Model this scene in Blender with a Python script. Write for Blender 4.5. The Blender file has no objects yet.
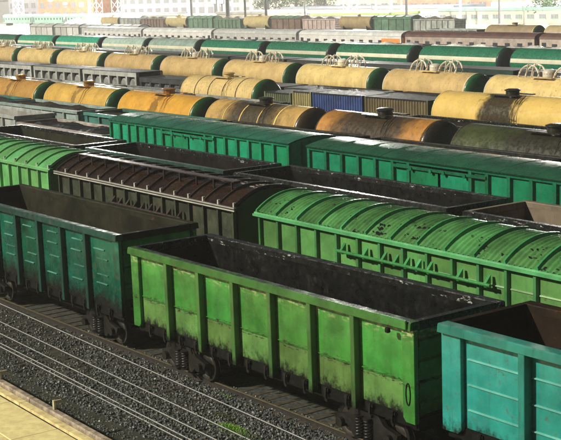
import bpy, math, random
from math import radians as R, sin, cos, pi
from mathutils import Vector, Matrix
random.seed(7)
SC = bpy.context.scene
COL = SC.collection

# ------------------------------------------------------------------ camera, sky, sun, exposure
cam_d = bpy.data.cameras.new('camera'); cam = bpy.data.objects.new('camera', cam_d); COL.objects.link(cam)
YAW, PITCH, ROLL = 0.9376, 0.1756, 0.0362
fw = Vector((-sin(YAW)*cos(PITCH), cos(YAW)*cos(PITCH), -sin(PITCH)))
rt = fw.cross(Vector((0, 0, 1))).normalized(); dn = fw.cross(rt)
r2 = cos(ROLL)*rt + sin(ROLL)*dn; d2 = -sin(ROLL)*rt + cos(ROLL)*dn
m = Matrix((r2, -d2, -fw)).transposed().to_4x4(); m.translation = Vector((35.15, -19.88, 11.28))
cam.matrix_world = m
cam_d.sensor_width = 36; cam_d.lens = 36*1317.7/561; cam_d.clip_end = 6000
SC.camera = cam

SUN_EL, SUN_AZ = R(33), (-0.42, -0.90)
wd = bpy.data.worlds.new('World'); SC.world = wd; wd.use_nodes = True
nt = wd.node_tree; nt.nodes.clear()
sky = nt.nodes.new('ShaderNodeTexSky'); sky.sky_type = 'NISHITA'; sky.sun_disc = False
sky.sun_elevation = SUN_EL; sky.sun_rotation = math.atan2(SUN_AZ[0], SUN_AZ[1])
sky.air_density = 1.0; sky.dust_density = 3.0; sky.ozone_density = 1.0
bg = nt.nodes.new('ShaderNodeBackground'); bg.inputs[1].default_value = 0.012
wo = nt.nodes.new('ShaderNodeOutputWorld')
nt.links.new(sky.outputs[0], bg.inputs[0]); nt.links.new(bg.outputs[0], wo.inputs[0])
sd = bpy.data.lights.new('sun', 'SUN'); sd.energy = 4.3; sd.angle = R(2.0); sd.color = (1.0, 0.95, 0.79)
so = bpy.data.objects.new('sun', sd); COL.objects.link(so)
h = math.hypot(*SUN_AZ)
sv = Vector((SUN_AZ[0]/h*cos(SUN_EL), SUN_AZ[1]/h*cos(SUN_EL), sin(SUN_EL)))
so.rotation_euler = sv.to_track_quat('Z', 'Y').to_euler(); so.location = sv*60
SC.view_settings.view_transform = 'Standard'; SC.view_settings.look = 'None'
SC.view_settings.exposure = 0.15; SC.view_settings.gamma = 1.0
SC.render.engine = 'CYCLES'
SC.cycles.use_denoising = True; SC.cycles.max_bounces = 5; SC.cycles.diffuse_bounces = 2
SC.cycles.volume_bounces = 1

# ------------------------------------------------------------------ material helpers
class NT:
    def __init__(s, name):
        s.m = bpy.data.materials.new(name); s.m.use_nodes = True; s.t = s.m.node_tree; s.t.nodes.clear()
        s.out = s.n('ShaderNodeOutputMaterial'); s.b = s.n('ShaderNodeBsdfPrincipled')
        s.t.links.new(s.b.outputs[0], s.out.inputs[0])
    def n(s, k, **kw):
        x = s.t.nodes.new(k)
        for a, b in kw.items(): setattr(x, a, b)
        return x
    def l(s, a, b): s.t.links.new(a, b)
    def setv(s, sock, v):
        if hasattr(v, 'is_linked') or hasattr(v, 'links'): s.l(v, sock)
        else: sock.default_value = v
    def math(s, op, a, b=0.0, clamp=False):
        x = s.n('ShaderNodeMath', operation=op, use_clamp=clamp); s.setv(x.inputs[0], a); s.setv(x.inputs[1], b); return x.outputs[0]
    def rng(s, v, a, b, c=0.0, d=1.0):
        x = s.n('ShaderNodeMapRange'); x.interpolation_type = 'SMOOTHSTEP'
        s.setv(x.inputs[0], v)
        for i, q in enumerate((a, b, c, d)): s.setv(x.inputs[i+1], q)
        return x.outputs[0]
    def mix(s, f, a, b):
        x = s.n('ShaderNodeMix', data_type='RGBA'); s.setv(x.inputs[0], f)
        for sock, v in ((x.inputs[6], a), (x.inputs[7], b)):
            if isinstance(v, tuple): sock.default_value = (*v[:3], 1)
            else: s.l(v, sock)
        return x.outputs[2]
    def pos(s, sc=(1, 1, 1), obj=False):
        g = s.n('ShaderNodeTexCoord').outputs['Object'] if obj else s.n('ShaderNodeNewGeometry').outputs['Position']
        mp = s.n('ShaderNodeMapping'); mp.inputs['Scale'].default_value = sc; s.l(g, mp.inputs[0]); return mp.outputs[0]
    def noise(s, vec, scale, detail=4, rough=0.55):
        x = s.n('ShaderNodeTexNoise'); x.inputs['Scale'].default_value = scale; x.inputs['Detail'].default_value = detail
        x.inputs['Roughness'].default_value = rough; s.l(vec, x.inputs['Vector']); return x.outputs['Fac']
    def sep(s, vec):
        x = s.n('ShaderNodeSeparateXYZ'); s.l(vec, x.inputs[0]); return x.outputs

MATS = {}
def paint(name, col, rough=0.45, vary=0.35, streak=0.35, rust=0.25, grime=None, chip=None, stain=None, glint_soot=None,
          metal=0.0, dent=0.25, spec=0.5, peel=None, seam=None, dirtcol=(0.015, 0.013, 0.010), rustcol=(0.10, 0.045, 0.018)):
    """weathered paint; grime=(z_low,z_high) soot at a lower edge, chip=(z_low,z_high) pale wear, stain=(half_width, strength) oil round the middle"""
    if name in MATS: return MATS[name]
    s = NT(name); p0 = s.pos(); z = s.sep(p0)[2]
    ob = s.n('ShaderNodeObjectInfo').outputs['Random']
    def shifted(sc):
        """position scaled, then slid by a per-object amount so that no two panels carry the same marks"""
        va = s.n('ShaderNodeVectorMath', operation='ADD'); s.l(s.pos(sc), va.inputs[0])
        cb = s.n('ShaderNodeCombineXYZ')
        s.l(s.math('MULTIPLY', ob, 37.0), cb.inputs[0]); s.l(s.math('MULTIPLY', ob, 91.0), cb.inputs[1]); s.l(s.math('MULTIPLY', ob, 13.0), cb.inputs[2])
        s.l(cb.outputs[0], va.inputs[1]); return va.outputs[0]
    p = shifted((1, 1, 1))
    n1 = s.noise(p, 0.9, 6, 0.6)
    c = s.mix(s.rng(n1, 0.30, 0.70), tuple(x*(1-vary) for x in col), tuple(min(1, x*(1+vary*0.45)) for x in col))
    hs = s.n('ShaderNodeHueSaturation'); s.l(c, hs.inputs['Color'])
    s.l(s.rng(ob, 0, 1, 0.80, 1.14), hs.inputs['Value']); s.l(s.rng(ob, 0, 1, 0.490, 0.510), hs.inputs['Hue'])
    c = hs.outputs[0]
    st = s.noise(shifted((5, 5, 0.35)), 1.3, 5, 0.65)
    c = s.mix(s.math('MULTIPLY', s.rng(st, 0.50, 0.78), streak), c, dirtcol)
    st2 = s.noise(shifted((11, 11, 0.5)), 1.2, 4, 0.6)
    c = s.mix(s.math('MULTIPLY', s.rng(st2, 0.66, 0.74), rust*1.2, True), c, rustcol)
    rn = s.noise(p, 4.5, 7, 0.7)
    rf = s.math('MULTIPLY', s.rng(rn, 0.58, 0.66), s.math('MULTIPLY', s.rng(s.noise(p, 0.7, 3), 0.42, 0.62), min(1.0, rust*1.9)), True)
    c = s.mix(rf, c, rustcol)
    sp = s.noise(p, 17, 3, 0.6)
    c = s.mix(s.math('MULTIPLY', s.rng(sp, 0.70, 0.74), min(1, rust*1.6)), c, dirtcol)
    if chip:
        f = s.math('MULTIPLY', s.rng(z, chip[0], chip[1]), s.rng(s.noise(s.pos((3, 3, 8)), 1.5, 6), 0.48, 0.60))
        c = s.mix(s.math('MULTIPLY', f, 0.75), c, (0.62, 0.60, 0.30))
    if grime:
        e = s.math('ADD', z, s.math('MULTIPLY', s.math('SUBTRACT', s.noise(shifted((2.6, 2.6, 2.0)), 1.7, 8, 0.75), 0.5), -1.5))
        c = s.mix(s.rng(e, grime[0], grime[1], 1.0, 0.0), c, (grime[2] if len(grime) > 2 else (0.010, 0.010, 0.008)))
    if stain:
        o = s.sep(s.n('ShaderNodeTexCoord').outputs['Object'])
        d = s.math('ABSOLUTE', o[0]); d = s.math('ADD', d, s.math('MULTIPLY', s.math('SUBTRACT', s.noise(s.pos((2.2, 2.2, 0.7)), 1.0, 6, 0.65), 0.5), 2.8))
        f = s.rng(d, stain[0]*0.55, stain[0]*1.3, stain[1], 0.0)
        c = s.mix(f, c, (0.020, 0.017, 0.012))
    if seam:
        d = s.math('ABSOLUTE', s.math('SUBTRACT', z, seam[0]))
        f = s.math('MULTIPLY', s.rng(d, seam[1]*0.3, seam[1], 1.0, 0.0), s.rng(s.noise(shifted((2.5, 2.5, 9)), 2.0, 6, 0.7), 0.50, 0.60))
        c = s.mix(f, c, (0.035, 0.022, 0.012))
    if peel:
        o = s.sep(s.n('ShaderNodeTexCoord').outputs['Object'])
        f = s.math('MULTIPLY', s.rng(o[1], peel[0], peel[1], 1.0, 0.0), s.rng(s.noise(s.pos((1.2, 3.4, 3.4)), 1.1, 3, 0.6), peel[2], peel[2]+0.03))
        c = s.mix(f, c, (0.012, 0.013, 0.010))
    if glint_soot:  # lamp glints painted pale on crests and rims; dark soot on the green rail
        o = s.sep(s.n('ShaderNodeTexCoord').outputs['Object'])
        f = s.math('MULTIPLY', s.rng(o[1], glint_soot[0], glint_soot[1]), s.rng(s.noise(s.pos((1.1, 3.0, 3.0)), 2.2, 7, 0.72), glint_soot[2], glint_soot[2]+0.06))
        c = s.mix(f, c, glint_soot[3])
    s.l(c, s.b.inputs['Base Color'])
    s.l(s.rng(rn, 0.3, 0.75, max(0.08, rough-0.18), min(1, rough+0.22)), s.b.inputs['Roughness'])
    s.b.inputs['Metallic'].default_value = metal; s.b.inputs['Specular IOR Level'].default_value = spec
    if dent:
        bp = s.n('ShaderNodeBump'); bp.inputs['Strength'].default_value = dent; bp.inputs['Distance'].default_value = 0.05
        hgt = s.math('ADD', s.noise(p, 1.7, 3, 0.5), s.math('MULTIPLY', rn, 0.10))
        s.l(hgt, bp.inputs['Height']); s.l(bp.outputs[0], s.b.inputs['Normal'])
    MATS[name] = s.m; return s.m

def plain(name, col, rough=0.6, metal=0.0, vary=0.3, scale=3.0, emit=None):
    if name in MATS: return MATS[name]
    s = NT(name); p = s.pos()
    n = s.noise(p, scale, 6, 0.65)
    c = s.mix(s.rng(n, 0.3, 0.7), tuple(x*(1-vary) for x in col), tuple(min(1, x*(1+vary)) for x in col))
    s.l(c, s.b.inputs['Base Color']); s.b.inputs['Roughness'].default_value = rough; s.b.inputs['Metallic'].default_value = metal
    if emit:
        s.b.inputs['Emission Color'].default_value = (*col, 1); s.b.inputs['Emission Strength'].default_value = emit
    MATS[name] = s.m; return s.m

# ------------------------------------------------------------------ mesh helpers
class MB:
    def __init__(s): s.v = []; s.f = []
    def add(s, vs, fs):
        k = len(s.v); s.v += [tuple(q) for q in vs]; s.f += [tuple(i+k for i in f) for f in fs]; return s
    def box(s, x0, x1, y0, y1, z0, z1, tx=0.0):
        """tx narrows the top in x"""
        v = [(x0, y0, z0), (x1, y0, z0), (x1, y1, z0), (x0, y1, z0), (x0+tx, y0, z1), (x1-tx, y0, z1), (x1-tx, y1, z1), (x0+tx, y1, z1)]
        return s.add(v, [(3, 2, 1, 0), (4, 5, 6, 7), (0, 1, 5, 4), (1, 2, 6, 5), (2, 3, 7, 6), (3, 0, 4, 7)])
    def prism(s, prof, a0, a1, axis='x'):
        """extrude a closed outline; axis x: (y,z), axis y: (x,z), axis z: (x,y)"""
        n = len(prof)
        def P(q, a): return (a, q[0], q[1]) if axis == 'x' else (q[0], a, q[1]) if axis == 'y' else (q[0], q[1], a)
        v = [P(q, a0) for q in prof]+[P(q, a1) for q in prof]
        area = sum(prof[i][0]*prof[(i+1) % n][1]-prof[(i+1) % n][0]*prof[i][1] for i in range(n))
        flip = (area > 0) == (axis == 'y')
        f = [(i, (i+1) % n, (i+1) % n+n, i+n) for i in range(n)]+[tuple(range(n))[::-1], tuple(range(n, 2*n))]
        if flip: f = [q[::-1] for q in f]
        return s.add(v, f)
    def sheet(s, rows):
        """grid of points -> quads"""
        k = len(rows[0]); v = [q for r in rows for q in r]
        return s.add(v, [(i*k+j, i*k+j+1, (i+1)*k+j+1, (i+1)*k+j) for i in range(len(rows)-1) for j in range(k-1)])
    def tube(s, pts, r, n=6):
        pts = [Vector(q) for q in pts]; rings = []
        for i, q in enumerate(pts):
            t = (pts[min(i+1, len(pts)-1)]-pts[max(i-1, 0)]).normalized()
            a = t.cross(Vector((0, 0, 1)) if abs(t.z) < 0.9 else Vector((0, 1, 0))).normalized(); b = t.cross(a)
            rr = r[i] if isinstance(r, (list, tuple)) else r
            rings.append([q+rr*(cos(2*pi*j/n)*a+sin(2*pi*j/n)*b) for j in range(n)])
        v = [q for g in rings for q in g]
        f = [(i*n+j, i*n+(j+1) % n, (i+1)*n+(j+1) % n, (i+1)*n+j) for i in range(len(pts)-1) for j in range(n)]
        f += [tuple(range(n))[::-1], tuple(range((len(pts)-1)*n, len(pts)*n))]
        return s.add(v, f)
    def lathe(s, prof, axis='y', n=16, o=(0, 0, 0)):
        """prof: (along axis, radius)"""
        v = []
        for a, r in prof:
            for j in range(n):
                c, d = r*cos(2*pi*j/n), r*sin(2*pi*j/n)
                v.append((o[0]+c, o[1]+a, o[2]+d) if axis == 'y' else (o[0]+a, o[1]+c, o[2]+d) if axis == 'x' else (o[0]+c, o[1]+d, o[2]+a))
        k = len(prof)
        f = [(i*n+j, i*n+(j+1) % n, (i+1)*n+(j+1) % n, (i+1)*n+j) for i in range(k-1) for j in range(n)]
        f += [tuple(range(n))[::-1], tuple(range((k-1)*n, k*n))]
        return s.add(v, f)
    def mesh(s, name, mat, smooth=None, bevel=0.0):
        me = bpy.data.meshes.new(name); me.from_pydata(s.v, [], s.f); me.materials.append(mat)
        import bmesh
        bm = bmesh.new(); bm.from_mesh(me); bmesh.ops.recalc_face_normals(bm, faces=bm.faces)
        if bevel: bmesh.ops.bevel(bm, geom=list(bm.edges), offset=bevel, segments=1, affect='EDGES', clamp_overlap=True)
        bm.to_mesh(me); bm.free()
        if smooth:
            me.shade_smooth(); me.set_sharp_from_angle(angle=R(smooth))
        me.update(); return me

CACHE = {}
def cached(key, mat, fn, smooth=None, bevel=0.0):
    k = (key, mat.name)
    if k not in CACHE: CACHE[k] = fn().mesh(str(key[0]) if isinstance(key, tuple) else key, mat, smooth, bevel)
    return CACHE[k]
def put(name, me, parent=None, loc=(0, 0, 0), rz=0.0, label=None, cat=None, group=None, kind=None, flipy=False):
    o = bpy.data.objects.new(name, me); COL.objects.link(o); o.location = loc; o.rotation_euler = (0, 0, rz)
    if parent: o.parent = parent
    for k, v in (('label', label), ('category', cat), ('group', group), ('kind', kind)):
        if v: o[k] = v
    return o
def thing(name, label, cat, loc, rz=0.0, group=None): return put(name, None, None, loc, rz, label, cat, group)

# ------------------------------------------------------------------ shared metals
STEEL_DARK = paint('underframe_black', (0.006, 0.006, 0.005), 0.6, 0.4, 0.2, 0.25, dent=0.1, spec=0.2, rustcol=(0.018, 0.011, 0.006))
STEEL_RUST = paint('rusty_casting', (0.013, 0.012, 0.009), 0.5, 0.6, 0.4, 0.4, dent=0.2, rustcol=(0.035, 0.022, 0.012), spec=0.35)
WHEEL = paint('wheel_steel', (0.030, 0.026, 0.021), 0.5, 0.4, 0.2, 0.6, metal=0.3, dent=0.05)
RAILHEAD = plain('rail_head_steel', (0.62, 0.62, 0.62), 0.40, 0.25, 0.12, 5)
RAILWEB = plain('rail_web_rust', (0.022, 0.018, 0.014), 0.7, 0.1, 0.4, 6)
COAL = plain('coal_lumps', (0.014, 0.014, 0.015), 0.55, 0, 0.6, 12)
GZ = -0.25          # rail tops

# ------------------------------------------------------------------ running gear
def wheel_mb():
    return MB().lathe([(-0.07, 0.10), (-0.07, 0.30), (-0.045, 0.34), (-0.075, 0.40), (-0.075, 0.475), (0.045, 0.482), (0.05, 0.515), (0.075, 0.515), (0.075, 0.40), (0.04, 0.33), (0.07, 0.20), (0.07, 0.09)], 'y', 20)
def side_frame_mb():
    m = MB()
    out = [(-1.15, 0.42), (-1.22, 0.62), (-0.72, 0.74), (-0.50, 0.98), (0.50, 0.98), (0.72, 0.74), (1.22, 0.62), (1.15, 0.42), (0.72, 0.46), (0.46, 0.22), (-0.46, 0.22), (-0.72, 0.46)]
    m.prism(out, -0.07, 0.07, 'y')
    for x in (-0.925, 0.925): m.lathe([(-0.16, 0.05), (-0.16, 0.13), (0.09, 0.15)], 'y', 10, (x, -0.02, 0.475))
    return m
def spring_mb():
    m = MB()
    for x in (-0.17, 0.17):
        m.tube([(x+0.10*cos(t*0.8), 0.10*sin(t*0.8), 0.30+t*0.0102) for t in range(0, 48)], 0.022, 5)
        m.lathe([(0.26, 0.13), (0.30, 0.13)], 'z', 10, (x, 0, 0)); m.lathe([(0.80, 0.13), (0.84, 0.13)], 'z', 10, (x, 0, 0))
    return m
def bogie(parent, x, detail):
    if detail >= 2:
        b = put('bogie', cached('bogie_bolster', STEEL_DARK, lambda: MB().box(-0.22, 0.22, -1.05, 1.05, 0.72, 0.98).box(-1.0, 1.0, -0.06, 0.06, 0.44, 0.50)), parent, (x, 0, 0))
        for wx in (-0.925, 0.925):
            for sy in (-1, 1):
                put('wheel', cached('wheel', WHEEL, wheel_mb, 40), b, (wx, sy*0.80, 0.475), 0 if sy > 0 else 0).scale = (1, -sy, 1)
            put('axle', cached('axle', WHEEL, lambda: MB().lathe([(-1.05, 0.07), (1.05, 0.07)], 'y', 8)), b, (wx, 0, 0.475))
        for sy in (-1, 1):
            f = put('side_frame', cached('side_frame', STEEL_RUST, side_frame_mb, 40), b, (0, sy*1.06, 0))
            f.scale = (1, -sy if sy > 0 else 1, 1)
            put('spring', cached('spring', STEEL_RUST, spring_mb, 50), b, (0, sy*1.18, 0))
    else:
        def far():
            m = MB().prism([(-1.15, 0.42), (-0.5, 0.98), (0.5, 0.98), (1.15, 0.42), (0.46, 0.22), (-0.46, 0.22)], -1.1, 1.1, 'y')
            for wx in (-0.925, 0.925): m.lathe([(-0.86, 0.475), (0.86, 0.475)], 'y', 10, (wx, 0, 0.475))
            return m
        put('bogie', cached('bogie_far', STEEL_DARK, far, 40), parent, (x, 0, 0))
def coupler(parent, x, sgn):
    o = put('coupler', cached('coupler', STEEL_DARK, lambda: MB().box(0, 0.42, -0.13, 0.13, 0.90, 1.14).prism([(0.36, -0.22), (0.58, -0.20), (0.58, -0.05), (0.48, 0.0), (0.56, 0.12), (0.50, 0.22), (0.36, 0.20)], 0.84, 1.20, 'z')), parent, (x, 0, 0))
    if sgn < 0: o.rotation_euler = (0, 0, pi)
def gear(t, L, detail):
    put('underframe', cached(('underframe', L), STEEL_DARK, lambda: MB().box(-L/2+0.1, L/2-0.1, -0.35, 0.35, 1.00, 1.24).box(-L/2+0.05, -L/2+0.3, -1.3, 1.3, 1.05, 1.35).box(L/2-0.3, L/2-0.05, -1.3, 1.3, 1.05, 1.35)), t)
    for s in (-1, 1):
        bogie(t, s*(L/2-2.25), detail)
        if detail >= 1: coupler(t, s*(L/2-0.12), s)

# ------------------------------------------------------------------ wagon kinds
def ridged_panel(w, z0, z1, ridges, depth=0.035, th=0.012, slope=0.0):
    """pressed sheet standing in xz, facing -y, with horizontal beads"""
    prof = [(0, z0)]
    for rz, hh in ridges: prof += [(0, rz-hh*0.7), (-depth, rz-hh*0.1), (-depth, rz+hh*0.25), (0, rz+hh*0.55)]
    prof += [(0, z1)]
    return MB().prism(prof+[(th+0.03, z1), (th+0.03, z0)], -w/2, w/2, 'x')

def gondola(loc, rz, L, label, group, out, post, inner, zt=3.74, zb=1.40, npan=7, depth=0.15, pw=0.17, ridges=(), detail=2, low=None, railm=None, backm=None, stiff=None, W=3.12, corner=0.42, rail_h=0.20):
    t = thing('gondola_wagon', label, 'gondola wagon', loc, rz, group)
    railm = railm or post; backm = backm or railm; yo = -W/2
    pitch = (L-2*corner)/npan; zp = zt-rail_h
    gear(t, L, detail)
    put('floor', cached(('floor', L), inner, lambda: MB().box(-L/2+0.06, L/2-0.06, yo+depth+0.06, -yo-depth-0.06, zb-0.14, zb)), t)
    def panels(sy):
        for i in range(npan):
            x = -L/2+corner+(i+0.5)*pitch
            if low:
                zs = zb+(zp-zb)*0.36
                o = put('side_panel', cached(('panel_up', pitch, zs, zp, depth), out, lambda: ridged_panel(pitch-pw*0.2, zs+0.012, zp, [(zs+0.06, 0.03)])), t, (x, sy*(yo+depth) if sy > 0 else -(yo+depth), 0), 0 if sy > 0 else pi)
                o2 = put('drop_door', cached(('panel_low', pitch, zs, zb, depth), low, lambda: ridged_panel(pitch-pw*0.2, zb, zs-0.004, [])), t, o.location.copy(), 0 if sy > 0 else pi)
            else:
                put('side_panel', cached(('panel', pitch, zb, zp, tuple(ridges)), out, lambda: ridged_panel(pitch-pw*0.2, zb, zp, ridges)), t, (x, sy*(yo+depth) if sy > 0 else -(yo+depth), 0), 0 if sy > 0 else pi)
    if detail >= 1:
        panels(1)
        if detail >= 2: panels(-1)
    else:
        put('side_wall', cached(('side_wall', L, zb, zp), out, lambda: ridged_panel(L-0.1, zb, zp, [])), t, (0, yo+depth, 0))
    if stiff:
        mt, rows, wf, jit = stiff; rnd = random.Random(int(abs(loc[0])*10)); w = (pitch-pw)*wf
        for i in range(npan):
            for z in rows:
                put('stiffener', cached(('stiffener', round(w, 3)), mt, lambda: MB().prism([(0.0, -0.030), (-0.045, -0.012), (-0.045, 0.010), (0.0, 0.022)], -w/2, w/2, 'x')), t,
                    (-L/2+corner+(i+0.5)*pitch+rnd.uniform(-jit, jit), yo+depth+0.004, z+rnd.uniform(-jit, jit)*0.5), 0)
    # inner lining of both sides and the outer far side
    def lining():
        return MB().box(-L/2+0.05, L/2-0.05, -0.02, 0.02, zb, zp-0.002)
    for sy in (-1, 1):
        put('lining', cached(('lining', L, zb, zp), inner, lining), t, (0, sy*(-yo-depth-0.066), 0))
    # posts
    def post_mb():
        return MB().prism([(-pw/2, 0.0), (-pw*0.48, -depth), (pw*0.48, -depth), (pw/2, 0.0)], zb-0.24, zp, 'z')
    xs = [-L/2+corner+i*pitch for i in range(1, npan)]
    for sy in ((1, -1) if detail >= 2 else (1,)):
        for x in xs:
            put('side_post', cached(('post', pw, depth, zb, zp), post, post_mb, 0, 0.012 if detail >= 2 else 0), t, (x, sy*(yo+depth-0.002) if sy > 0 else -(yo+depth-0.002), 0), 0 if sy > 0 else pi)
        for e in (-1, 1):
            put('corner_plate', cached(('corner', corner, depth, zb, zp), out, lambda: MB().prism([(-corner/2, zb-0.16), (corner/2-0.1, zb-0.16), (corner/2, zb-0.05), (corner/2, zp), (-corner/2, zp)], -depth*0.55, 0.03, 'y'), 0, 0.01), t,
                (e*(L/2-corner/2), sy*(yo+depth), 0), 0 if sy > 0 else pi).scale = (-e if sy > 0 else e, 1, 1)
    if detail < 2:
        put('outer_wall', cached(('outer_wall', L, zb, zp, depth), out, lambda: MB().box(-L/2+0.02, L/2-0.02, 0, 0.03, zb, zp)), t, (0, -yo-depth+0.03, 0))
    # rails round the top
    def rail(): return MB().prism([(-0.02, zp), (0.0, zt-0.03), (0.03, zt), (depth+0.07, zt), (depth+0.09, zt-0.03), (depth+0.09, zp)], -L/2, L/2, 'x')
    for sy in (1, -1):
        put('top_rail', cached(('rail', L, zp, zt, depth), railm if sy > 0 else backm, rail), t, (0, sy*yo, 0), 0 if sy > 0 else pi)
    # end walls
    def endw():
        m = MB(); wy = -yo-depth-0.10
        prof = [(0, zb-0.10)]
        for k in range(4):
            zz = zb+0.25+k*(zp-zb)/4.2
            prof += [(0, zz-0.10), (0.09, zz-0.06), (0.09, zz+0.06), (0, zz+0.10)]
        prof += [(0, zp-0.02)]
        pr = prof+[(-0.03, zp-0.02), (-0.03, zb-0.10)]
        return m.prism(pr, -wy-0.02, wy+0.02, 'y')
    for e in (-1, 1):
        o = put('end_wall', cached(('end_wall', zb, zp, depth, W), out, endw), t, (e*(L/2-0.10), 0, 0), 0 if e > 0 else pi)
        put('end_lining', cached(('end_lining', zb, zp, depth, W), inner, lambda: MB().box(-0.02, 0.02, yo+depth+0.10, -yo-depth-0.10, zb, zp-0.04)), t, (e*(L/2-0.16), 0, 0))
        put('end_rail', cached(('end_rail', zp, zt, depth, W), backm, lambda: MB().box(-0.11, 0.07, yo+depth+0.092, -yo-depth-0.092, zp-0.03, zt-0.006)), t, (e*(L/2-0.09), 0, 0))
    if detail >= 2:
        def latch():
            m = MB().prism([(-0.035, zb-0.02), (-0.05, zb-0.16), (-0.02, zb-0.36), (0.07, zb-0.40), (0.08, zb-0.33), (0.03, zb-0.30), (0.03, zb-0.16), (0.06, zb-0.02)], -0.055, 0.0, 'y')
            m.box(-0.10, 0.10, -0.03, 0.02, zb-0.12, zb-0.04)
            return m
        for i in range(npan):
            for f in (0.26, 0.74):
                put('door_latch', cached(('latch', zb), STEEL_RUST, latch), t, (-L/2+corner+(i+f)*pitch, yo+depth-0.03, 0))
        put('sill', cached(('sill', L, zb), STEEL_DARK, lambda: MB().box(-L/2+0.1, L/2-0.1, yo+depth+0.02, yo+depth+0.14, zb-0.30, zb-0.01)), t)
        put('sill', cached(('sill', L, zb), STEEL_DARK, None), t, (0, -2*(yo+depth)-0.16, 0))
    return t

def hopper(loc, rz, L, label, out, post, roofm, ribm, eavem, npan, ridges, nrib, corr=True, detail=1, walkway=None, rod=None, ze=3.95, crest=4.50, W=3.16, zb=1.35, pegs=None, lines=None, patches=(), stiff=None):
    t = thing('covered_hopper_wagon', label, 'hopper wagon', loc, rz, 'covered hopper wagons in the second train')
    gear(t, L, detail); yo = -W/2; dp = 0.12; pitch = (L-0.4)/npan; zp = ze-0.10
    for sy in (1, -1):
        if sy > 0:
            for i in range(npan):
                put('side_panel', cached(('hpanel', pitch, zb, zp, tuple(ridges)), out, lambda: ridged_panel(pitch-0.03, zb, zp, ridges, 0.02)), t, (-L/2+0.2+(i+0.5)*pitch, yo+dp, 0))
        else:
            put('side_wall', cached(('hwall', L, zb, zp), out, lambda: MB().box(-L/2+0.2, L/2-0.2, -0.03, 0, zb, zp)), t, (0, -yo-dp, 0))
        for i in range(npan+1):
            put('side_post', cached(('hpost', zb, zp), post, lambda: MB().prism([(-0.07, 0), (-0.05, -dp), (0.05, -dp), (0.07, 0)], zb-0.1, zp, 'z')), t,
                (-L/2+0.2+i*pitch, sy*(yo+dp), 0), 0 if sy > 0 else pi)
        put('eave_rail', cached(('eave', L, ze), eavem, lambda: MB().prism([(-0.06, zp-0.03), (-0.06, zp+0.05), (0.0, zp+0.05), (0.02, ze), (0.20, ze+0.02), (0.20, zp-0.03)], -L/2-0.06, L/2+0.06, 'x')), t, (0, sy*(yo-0.02), 0), 0 if sy > 0 else pi)
    if stiff:
        for i in stiff[1]:
            for z in stiff[2]: put('stiffener', cached('hstiff', stiff[0], lambda: MB().prism([(0.0, -0.030), (-0.045, -0.012), (-0.045, 0.010), (0.0, 0.022)], -pitch*0.40, pitch*0.40, 'x')), t, (-L/2+0.2+(i+0.5)*pitch, yo+dp+0.004, z))
    if lines:
        for z in (zp+0.055, zp-0.035): put('edge_strip', cached(('edge_strip', L), lines, lambda: MB().box(-L/2-0.07, L/2+0.07, -0.012, 0.03, 0, 0.045)), t, (0, yo-0.086, z))
    for e in (-1, 1):
        def endw():
            pr = [(-W/2+0.16, zb), (W/2-0.16, zb), (W/2-0.16, zp)]
            for k in range(13):
                a = k/12; y = (W/2-0.14)*(1-2*a); pr.append((y, ze-0.06+(crest-ze)*(1-abs(1-2*a)**2.2)))
            pr.append((-W/2+0.16, zp))
            return MB().prism(pr, -0.04, 0.04, 'x')
        put('end_wall', cached(('hend', zb, ze, crest, W), out, endw), t, (e*(L/2-0.12), 0, 0))
        put('end_post', cached(('hendpost', zb, zp), post, lambda: MB().box(0.04, 0.14, -0.08, 0.08, zb, zp)), t, (e*(L/2-0.12), 0, 0), 0 if e > 0 else pi)
    # barrel roof, one corrugated sheet between each two ribs
    rp = L/nrib; hw = W/2+0.0
    def arc(a, off=0.0):
        y = -hw+2*hw*a; z = ze+(crest-ze)*(1-abs(1-2*a)**2.2)
        return y, z+off
    def roof_mb():
        nx = 37 if corr else 3; rows = []
        for i in range(nx):
            x = -rp/2+rp*i/(nx-1); o = 0.032*math.cos(2*pi*6*(i/(nx-1))) if corr else 0
            rows.append([(x, *arc(k/16, o)) for k in range(17)])
        return MB().sheet(rows)
    def rib_mb():
        n = 16; A = [arc(k/n, -0.005) for k in range(n+1)]; B = [arc(k/n, 0.085) for k in range(n+1)]
        m = MB()
        for k in range(n):
            (y0, z0), (y1, z1), (y2, z2), (y3, z3) = A[k], A[k+1], B[k+1], B[k]
            m.add([(-0.065, y0, z0), (-0.065, y1, z1), (-0.035, y2, z2), (-0.035, y3, z3), (0.065, y0, z0), (0.065, y1, z1), (0.035, y2, z2), (0.035, y3, z3)],
                  [(0, 1, 2, 3), (7, 6, 5, 4), (3, 2, 6, 7)]+([(0, 3, 7, 4)] if k == 0 else [])+([(1, 5, 6, 2)] if k == n-1 else []))
        return m
    for i in range(nrib):
        put('roof_panel', cached(('roof_panel', rp, corr, ze, crest), roofm, roof_mb, 60), t, (-L/2+(i+0.5)*rp, 0, 0))
    for i in range(nrib+1):
        put('roof_rib', cached(('roof_rib', ze, crest), ribm, rib_mb), t, (-L/2+i*rp if 0 < i < nrib else (-L/2+0.07 if i == 0 else L/2-0.07), 0, 0))
        if pegs and 0 < i < nrib+1:
            put('peg', cached('peg', pegs, lambda: MB().box(-0.045, 0.045, -0.05, 0.05, 0, 0.16, 0.01)), t, (-L/2+i*rp-0.08, yo+0.03, ze))
    if patches:
        rnd = random.Random(4)
        def patch_mb(a0, a1, w):
            return MB().sheet([[(x, *arc(a0+(a1-a0)*k/3, 0.045)) for k in range(4)] for x in (-w/2, w/2)])
        for i in patches:
            a0 = rnd.uniform(0.05, 0.10); a1 = a0+rnd.uniform(0.04, 0.09); w = rnd.uniform(0.22, 0.5)
            put('roof_patch', patch_mb(a0, a1, w).mesh('roof_patch', STEEL_DARK), t, (-L/2+i*rp, 0, 0))
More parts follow.
